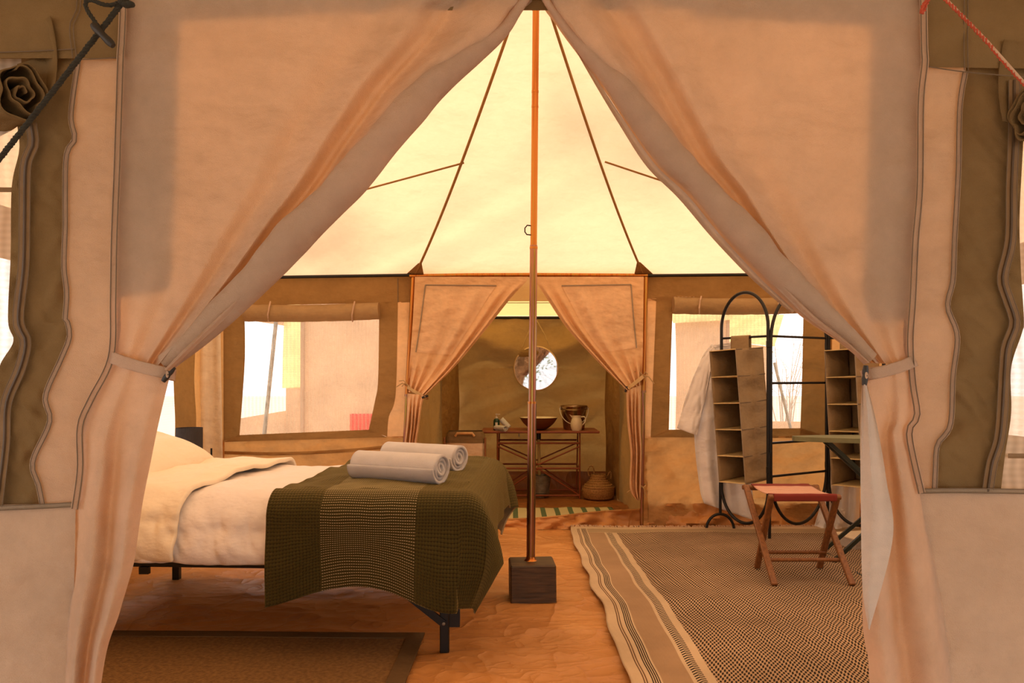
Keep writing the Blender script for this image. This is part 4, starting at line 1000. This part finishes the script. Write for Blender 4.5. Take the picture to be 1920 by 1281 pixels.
# white robes
def cloth(label, A, B_, D0_, D1_, name='robe', nfold=3, par=None, amp=.02):
    a, b = Poly(A), Poly(B_)
    def f(u, v):
        q = a(v).lerp(b(v), u); D_ = lerp(D0_, D1_, u)+amp*(.2+.8*v)*math.sin(u*math.pi*2*nfold+.8*math.sin(v*2))+.012*nz(u*5, v*7); return P(q.x, q.y, D_)
    return MB().grid(50, 60, f)
t = thing('robe', 'white cotton robe with wide sleeve hanging at left of clothes rack', 'robe', P(1350, 950, 5.74))
cloth('', [(1322,662),(1308,740),(1302,820),(1312,915),(1320,944)], [(1398,650),(1404,760),(1410,907),(1414,976)], 5.76, 5.67).build('body', M['whitecloth'], t, solid=.004)
cloth('', [(1336,646),(1318,668),(1297,715),(1282,760),(1270,803)], [(1344,660),(1334,690),(1324,740),(1312,790),(1307,817)], 5.77, 5.72, nfold=1, amp=.012).build('sleeve', M['whitecloth'], t, solid=.012)
cloth('', [(1332,648),(1330,664)], [(1390,640),(1396,662)], 5.76, 5.68, nfold=1, amp=.006).build('collar', M['whitecloth'], t, solid=.008)
t = thing('robe', 'crumpled white robe trailing on the floor behind clothes rack', 'robe', P(1570, 990, 5.72))
cloth('', [(1562,690),(1556,860),(1543,930),(1526,990)], [(1612,690),(1612,860),(1612,940),(1610,1002)], 5.735, 5.67, amp=.02).build('body', M['whitecloth'], t, solid=.004)
cloth('', [(1548,945),(1535,975),(1524,995)], [(1585,955),(1580,985),(1572,1001)], 5.73, 5.66, amp=.02, nfold=2).build('hem', M['whitecloth'], t, solid=.006)

# ------------------------------------------------------------------ ironing board
t = thing('ironing_board', 'olive covered ironing board with dark folding legs near clothes rack', 'ironing board', (2.3, 4.7, 0))
zi = .762; i0 = Vector((1.745, 4.80, zi)); di = Vector((1, -.14, 0)).normalized(); ni = Vector((.14, 1, 0)).normalized()
out = [(0, -.02), (0, .02)]
prof = [(0, .03), (.06, .07), (.16, .11), (.3, .145), (.5, .165), (1.12, .17), (1.18, .15)]
vs_ = []; n = len(prof)
for zz in (-.014, .014):
    for s in (1, -1):
        for l, w in (prof if s == 1 else prof[::-1]): vs_.append(i0+di*l+ni*(w*s)+Vector((0,0,zz)))
m2 = 2*n; fs = [tuple(range(m2-1, -1, -1)), tuple(range(m2, 2*m2))]+[(k, (k+1) % m2, m2+(k+1) % m2, m2+k) for k in range(m2)]
MB().add(vs_, fs).build('board', M['ironing'], t, sm=False)
def ib(l, w, z): return i0+di*l+ni*w+Vector((0,0,z-zi))
for w in (-.06, .06):
    MB().bar(ib(.20, w, zi-.02), ib(.95, w*2.2, .03), .022, .022).build('leg', M['darkgreen_metal'], t, sm=False)
    MB().bar(ib(.95, w, zi-.02), ib(.20, w*2.2, .03), .022, .022).build('leg', M['darkgreen_metal'], t, sm=False)
for l in (.20, .95): MB().bar(ib(l, -.2, .018), ib(l, .2, .018), .024, .024).build('foot_bar', M['darkgreen_metal'], t, sm=False)
# floor box and cable
b0 = FL(1605, 1037); o = MB().grid(1, 1, lambda u, v: (0,0,0))
bx = MB(); bx.box((b0.x+.12, b0.y+.12, .05), (.34, .22, .078), Matrix.Rotation(.25, 3, 'Z'), .006)
t = thing('storage_box', 'shallow cream fabric box on rug behind right door curtain', 'box', (b0.x+.12, b0.y+.12, .01)); bx.build('body', M['lining'], t, sm=False)
MB().box((b0.x+.12, b0.y+.12, .092), (.35, .23, .012), Matrix.Rotation(.25, 3, 'Z'), .003).build('lid', M['drape'], t, sm=False)
cb = [FL(x, y)+Vector((0,0,.026)) for x, y in ((1540,1042),(1556,1048),(1580,1062),(1600,1078),(1625,1090),(1700,1095))]
pl = Poly(cb); o = MB().tube([pl(i/40) for i in range(41)], .0045, 8).build('power_cable', M['darkgreen_metal']); tag(o, 'thin dark cable trailing over the rug behind stool', 'cable')

# ------------------------------------------------------------------ washroom furniture
Dt = 7.3; S = Dt/F; zt = .626
def T(px, py, D=Dt): return P(px, py, D)
x0, x1 = (903-CX)*S, (1122-CX)*S; ym = 7.42
t = thing('folding_table', 'red brown metal folding table holding the wash basin', 'table', ((x0+x1)/2, ym, 0))
MB().box(((x0+x1)/2, ym, zt), (x1-x0, .46, .022), bev=.006).build('table_top', M['redmetal'], t, sm=False)
xa, xb = (933-CX)*S, (1086-CX)*S; yfr, ybk = ym-.18, ym+.18
def rod(nm, a, b, r=.009, mat='redmetal'): MB().tube([a, b], r, 8).build(nm, M[mat], t)
for x in (xa, xb):
    for y in (yfr, ybk): rod('leg', (x, y, .0), (x+(.012 if y == ybk else 0), y, zt-.01), .0075)
for y in (yfr, ybk):
    rod('cross_bar', (xa, y, .52), (xb, y, .52)); rod('cross_bar', (xa, y, .284), (xb, y, .284)); rod('cross_bar', (xa-.0, y, .03), (xb, y, .03))
    xm = (xa+xb)/2; rod('diagonal_brace', (xa, y, .49), (xm, y, .32), .007); rod('diagonal_brace', (xb, y, .49), (xm, y, .32), .007)
    rod('diagonal_brace', (xa, y, .03), (xm, y, .28), .007); rod('diagonal_brace', (xb, y, .03), (xm, y, .28), .007)
for x in (xa, xb): rod('end_bar', (x, yfr, .284), (x, ybk, .284)); rod('end_bar', (x, yfr, .03), (x, ybk, .03))
rod('latch', T(973, 813, 7.18), T(973, 819, 7.18), .006, 'galv')
zz = zt+.011
def on_table(px, y=7.33): return Vector(((px-CX)*y/F, y, zz))
c = on_table(1010, 7.36)
t = thing('wash_basin', 'red brown wooden bowl basin with cream inside on table', 'basin', c)
MB().lathe([(.055, .0), (.07, .004), (.11, .03), (.15, .068), (.178, .112), (.180, .118), (.176, .118)], c, 40, cap=False).build('bowl', M['bowl'], t)
MB().lathe([(.176, .118), (.168, .108), (.14, .066), (.10, .03), (.05, .012), (.001, .010)], c, 40, cap=False).build('basin_lining', M['enamel'], t)
MB().tube([c+Vector((0, 0, -.02)), c+Vector((0, 0, -.09))], .022, 14).build('drain_fitting', M['black'], t)
MB().tube([c+Vector((0, 0, -.09)), c+Vector((.003, 0, -.25)), c+Vector((.006, -.01, -.43))], .014, 12).build('waste_pipe', M['plastic_pipe'], t)
c2 = Vector((c.x+.02, c.y-.02, 0))
t = thing('waste_bucket', 'grey galvanised bucket on floor beneath the table', 'bucket', c2)
MB().lathe([(.001, .004), (.078, .004), (.080, .02), (.092, .20), (.097, .203), (.097, .209), (.089, .209), (.076, .02), (.001, .014)], c2, 32).build('body', M['galv'], t)
for z in (.05, .15): MB().tube([c2+Vector(((.082+.05*z)*math.cos(a), (.082+.05*z)*math.sin(a), z)) for a in [i*2*math.pi/32 for i in range(32)]], .003, 6, True).build('rib', M['galv'], t)
c = on_table(1076, 7.42)
t = thing('metal_bucket', 'shiny bronze steel bucket with bail handle on table', 'bucket', c)
MB().lathe([(.001, .002), (.098, .002), (.101, .008), (.124, .212), (.130, .216), (.132, .224), (.128, .230), (.121, .226), (.097, .012), (.001, .010)], c, 40).build('body', M['steel'], t)
MB().tube([c+Vector((.1225*math.cos(a), .1225*math.sin(a), .19)) for a in [i*2*math.pi/40 for i in range(40)]], .004, 6, True).build('rib', M['steel'], t)
hp = [c+Vector((.138*math.cos(a), -.01-.13*math.sin(a)*.9, .205-.15*math.sin(a))) for a in [math.pi*i/20 for i in range(21)]]
MB().tube(hp, .0035, 8).build('bail_handle', M['white_plastic'], t)
for s in (-1, 1): MB().box(c+Vector((s*.131, -.005, .205)), (.012, .03, .03), bev=.003).build('handle_ear', M['steel'], t, sm=False)
c = on_table(1081, 7.24)
t = thing('jug', 'cream enamel jug standing before the steel bucket', 'jug', c)
MB().lathe([(.001, 0), (.042, 0), (.050, .015), (.056, .05), (.054, .08), (.044, .11), (.038, .125), (.042, .140), (.040, .140), (.036, .126), (.03, .10), (.001, .02)], c, 32).build('body', M['enamel'], t)
MB().tube([c+Vector((.040, 0, .128)), c+Vector((.072, 0, .132)), c+Vector((.086, 0, .112)), c+Vector((.078, 0, .08)), c+Vector((.052, 0, .05))], .0065, 8).build('handle', M['enamel'], t)
MB().add([c+Vector(v) for v in ((-.036, -.014, .139), (-.036, .014, .139), (-.068, 0, .152), (-.040, 0, .115))], [(0,2,1),(0,3,2),(1,2,3),(0,1,3)]).build('spout', M['enamel'], t)
c = on_table(931, 7.30)
t = thing('soap_bottle', 'dark green pump soap bottle on the table end', 'bottle', c)
MB().lathe([(.001, 0), (.028, 0), (.030, .005), (.030, .09), (.024, .104), (.012, .110), (.012, .116), (.001, .116)], c, 24).build('body', M['bottle'], t)
MB().lathe([(.014, .112), (.014, .128), (.005, .130), (.004, .150), (.001, .150)], c, 16).build('pump_collar', M['white_plastic'], t)
MB().bar(c+Vector((-.010, 0, .152)), c+Vector((.034, -.005, .150)), .014, .008).build('pump_spout', M['white_plastic'], t, sm=False)
MB().box(c+Vector((0.0, -.031, .055)), (.022, .002, .04)).build('label_patch', M['white_plastic'], t, sm=False)
rolled_towel('small white hand towel rolled flat beside the soap bottle', on_table(935, 7.24)+Vector((-.03, .05, .026)), on_table(947, 7.16)+Vector((0, 0, .026)), .024, 3, group='rolled hand towels on the table')
rolled_towel('small white hand towel leaning upright against the soap bottle', on_table(956, 7.28)+Vector((-.008, .02, .026)), on_table(941, 7.30)+Vector((0, .02, .098)), .024, 3, group='rolled hand towels on the table')
# mirror on a cord
c = P(1005, 691, 7.74); yaw = math.radians(-4.4); n_ = Vector((math.sin(yaw), -math.cos(yaw), 0)); rt = Vector((math.cos(yaw), math.sin(yaw), 0))
Rm = Matrix((rt, Vector((0,0,1)), n_)).transposed()
t = thing('round_mirror', 'round mirror with thin brass rim hanging in the washroom', 'mirror', c)
MB().lathe([(.001, .004), (.214, .004)], c, 64, Rm).build('mirror_glass', M['mirror'], t, sm=False)
MB().lathe([(.001, -.012), (.222, -.012), (.226, -.008), (.226, .008), (.222, .011), (.214, .010), (.214, .003)], c, 64, Rm, cap=False).build('rim', M['mirror_frame'], t)
top = P(1003, 596, DA-.06)
for s in (-1, 1): MB().tube([c+rt*(s*.16)+Vector((0,0,.16)), c+rt*(s*.09)+Vector((0,-.01,.33)), top+Vector((s*.004,0,0))], .0045, 6).build('hanging_cord', M['rope_jute'], t)
# belly basket
c = FL(1122, 935); c.z = .004
t = thing('belly_basket', 'woven seagrass belly basket with loop handles on washroom floor', 'basket', c)
MB().lathe([(.001, 0), (.130, 0), (.145, .01), (.152, .06), (.155, .09), (.148, .105), (.118, .135), (.085, .17), (.072, .20), (.068, .225), (.062, .225), (.066, .20), (.078, .17), (.11, .13), (.138, .10), (.14, .02), (.001, .012)], c, 44).build('body', M['basket'], t)
for k, z in enumerate((.108, .128, .148, .168, .19, .21)):
    r = (.149, .128, .107, .088, .077, .071)[k]; MB().tube([c+Vector((r*math.cos(a), r*math.sin(a), z)) for a in [i*2*math.pi/36 for i in range(36)]], .005, 6, True).build('coil', M['basket'], t)
MB().rope([c+Vector((-.064+.028*math.cos(a)-.006, -.01, .232+.052*math.sin(a)+.02)) for a in [-1.3+i*.34 for i in range(17)]], .006, 50).build('handle', M['basket'], t)
MB().rope([c+Vector((.075+.05*math.sin(a*.5+.2)*.9, .02, .20+.045*math.sin(a)+.0)) for a in [-.6+i*.30 for i in range(15)]], .006, 50).build('handle', M['basket'], t)
# laundry hamper
c = Vector(((873-CX)*6.25/F, 6.25, 0)); hw = .162
t = thing('laundry_hamper', 'upright cream canvas laundry hamper with olive top and wooden handle', 'hamper', c)
def ham(u, v, z0, z1, off=0):
    a = 2*math.pi*u; e = 5; x = abs(math.cos(a))**(2/e)*(1 if math.cos(a) > 0 else -1); y = abs(math.sin(a))**(2/e)*(1 if math.sin(a) > 0 else -1)
    z = lerp(z0, z1, v); k = 1+off-.04*math.sin(math.pi*z/.7)
    zz_ = z
    if z > .62: k2 = math.sqrt(max(0, 1-((z-.62)/.10)**2*.45)); k *= k2
    return c+Vector((x*hw*k, y*.11*k+.004*nz(u*20, v*6), zz_))
MB().grid(80, 30, lambda u, v: ham(u, v, .02, .63)).build('body', M['hamper'], t)
MB().grid(80, 14, lambda u, v: ham(u, v, .615, .705, .02)).build('top_fold', M['olive'], t)
MB().grid(20, 6, lambda u, v: c+Vector((lerp(-hw*.86, hw*.86, u), lerp(-.09, .09, v), .69))).build('lid', M['olive'], t)
MB().tube([c+Vector((-.075, -.115, .672)), c+Vector((-.06, -.125, .695)), c+Vector((.06, -.125, .695)), c+Vector((.075, -.115, .672))], .010, 10).build('handle', M['lacquer'], t)
for s in (-1, 1): MB().tube([c+Vector((s*hw, -.10, 0)), c+Vector((s*hw*1.0, -.10, .66))], .008, 8).build('frame_rod', M['teak'], t)

# ------------------------------------------------------------------ outside
t = thing('neighbouring_tent', 'neighbouring canvas tent seen through the left net window', 'tent', P(600, 830, 9.5))
def ext(nm, A, B_, D_, mat): return ruled(nm, A, B_, D_, M[mat], t, 14, 14, .004)
ext('front_wall', [(567,560),(567,900)], [(765,560),(765,900)], 9.5, 'ext_tan'); 
ext('side_wall', [(440,786),(480,790),(519,783),(524,772),(530,728)][::-1] and [(536,728),(536,900)], [(570,725),(570,900)], 9.6, 'ext_tan')
ext('side_wall', [(430,788),(430,900)], [(538,770),(538,900)], 9.65, 'ext_tan')
ext('roof_sheet', [(536,540),(531,640),(529,728)], [(568,540),(568,640),(568,728)], 9.6, 'ext_roof')
ext('roof_sheet', [(420,540),(460,600)], [(545,540),(540,612)], 9.65, 'ext_tan')
MB().tube([P(568,540,9.45), P(567,880,9.45)], .028, 10).build('corner_pole', M['ext_tan'], t); MB().tube([P(522,560,9.2), P(493,840,9.2)], .024, 10).build('leaning_pole', M['galv'], t)
o = MB().grid(6, 6, lambda u, v: P(lerp(656,698,u), lerp(776,810,v), 9.4)+Vector((0,.02*nz(u*3,v*3),0))).build('red_cloth', M['red'], solid=.01); tag(o, 'square red cloth hanging on the neighbouring tent', 'cloth')
t = thing('canvas_screen', 'canvas fly sheet outside the window behind clothes rack', 'tent', P(1320, 830, 8.6))
ext('hanging_sheet', [(1266,606),(1268,720),(1264,900)], [(1364,590),(1364,720),(1364,900)], 8.6, 'ext_tan')
ext('roof_sheet', [(1240,540),(1262,606)], [(1420,540),(1440,596)], 8.5, 'ext_roof'); ext('roof_sheet', [(1364,590),(1364,640)], [(1470,590),(1452,650)], 8.7, 'ext_roof')
ext('low_wall', [(1438,790),(1438,900)], [(1600,792),(1600,900)], 8.8, 'ext_tan'); ext('hanging_sheet', [(1364,640),(1364,900)], [(1440,650),(1440,900)], 8.75, 'ext_tan')
MB().tube([P(1365,585,8.55), P(1362,880,8.55)], .02, 10).build('corner_pole', M['ext_tan'], t); MB().tube([P(1452,680,8.3), P(1484,810,8.3)], .016, 10).build('stay_pole', M['galv'], t)

# trees and dry bushes
def tree(label, base, h, crown, nleaf, lr, seed, lsize=.07):
    rnd = random.Random(seed); base = Vector(base); t = thing('tree', label, 'tree', base)
    cs = [Vector(c_) for c_ in crown]; hub = base+Vector((0, 0, h))
    MB().tube([base, base+Vector((.1, 0, h*.5)), hub], [.14, .11, .08], 10).build('trunk', M['bark'], t)
    mb = MB()
    for c_ in cs:
        m = hub.lerp(c_, .5)+Vector((rnd.uniform(-.2, .2), 0, .25)); mb.tube([hub, m, c_], [.06, .04, .015], 7)
    mb.build('branches', M['bark'], t); mb = MB()
    for c_ in cs:
        for k in range(nleaf):
            p = c_+Vector((rnd.gauss(0, 1), rnd.gauss(0, 1), rnd.gauss(0, .7)))*lr
            a = Vector((rnd.uniform(-1, 1), rnd.uniform(-1, 1), rnd.uniform(-.5, .5))).normalized(); b = a.orthogonal().normalized()
            s = lsize*rnd.uniform(.6, 1.3); mb.add([p-a*s, p+b*s*.4, p+a*s, p-b*s*.4], [(0,1,2,3)])
    f = mb.build('foliage', M['leaf'], t, sm=False); f['kind'] = 'stuff'
def above(px, py, k): return on_roof(px, py)+SUN_TO*k
tree('leafy tree behind the tent casting dappled shade on the roof', (-4.9, 8.6, -.03), 5.2,
     [above(650, 425, 5.0), above(600, 470, 5.1), above(1095, 235, 5.2), above(1225, 285, 5.4)], 150, .16, 3, .05)
tree('green tree outside in front of the tent, reflected in the mirror', (-2.2, -7.0, -.03), 1.8, [(-2.6, -6.6, 2.8), (-1.6, -7.1, 2.2), (-2.2, -7, 3.2), (-3, -7.4, 2.4), (-2.1, -6.5, 1.5)], 350, .45, 8)
for k, (x, y, lb) in enumerate(((-6.5, -8.5, 'broad green tree outside at far left of the entrance'), (2.4, -9.8, 'broad green tree outside straight before the entrance'), (9.2, -8.0, 'broad green tree outside at right of the entrance'))):
    tree(lb, (x, y, -.03), 2.2, [(x+1.5*math.cos(a), y+1.2*math.sin(a), 2.3+1.5*((i*7) % 5)/4) for i, a in enumerate([j*.9 for j in range(9)])], 260, .6, 20+k, .12)
def bush(label, base, seed, n=26, h=1.5):
    rnd = random.Random(seed); base = Vector(base); mb = MB()
    for k in range(n):
        a = rnd.uniform(0, 6.28); r = rnd.uniform(.1, .6); top_ = base+Vector((math.cos(a)*r, math.sin(a)*r, h*rnd.uniform(.5, 1.1)))
        m = base.lerp(top_, .5)+Vector((rnd.uniform(-.15, .15), rnd.uniform(-.15, .15), 0)); mb.tube([base+Vector((math.cos(a)*.06, math.sin(a)*.06, 0)), m, top_], [.012, .008, .003], 5)
        for j in range(3): e = m.lerp(top_, rnd.random()); mb.tube([e, e+Vector((rnd.uniform(-.3, .3), rnd.uniform(-.3, .3), rnd.uniform(0, .3)))], [.005, .002], 4)
    tag(mb.build('dry_bush', M['dry']), label, 'bush')
bush('dry twiggy bush outside the window behind clothes rack', (4.6, 13.0, -.03), 4, 16, 2.0)
bush('dry twiggy bush outside the side window by the pillow', (-4.2, 7.6, -.03), 6, 16, 1.9)
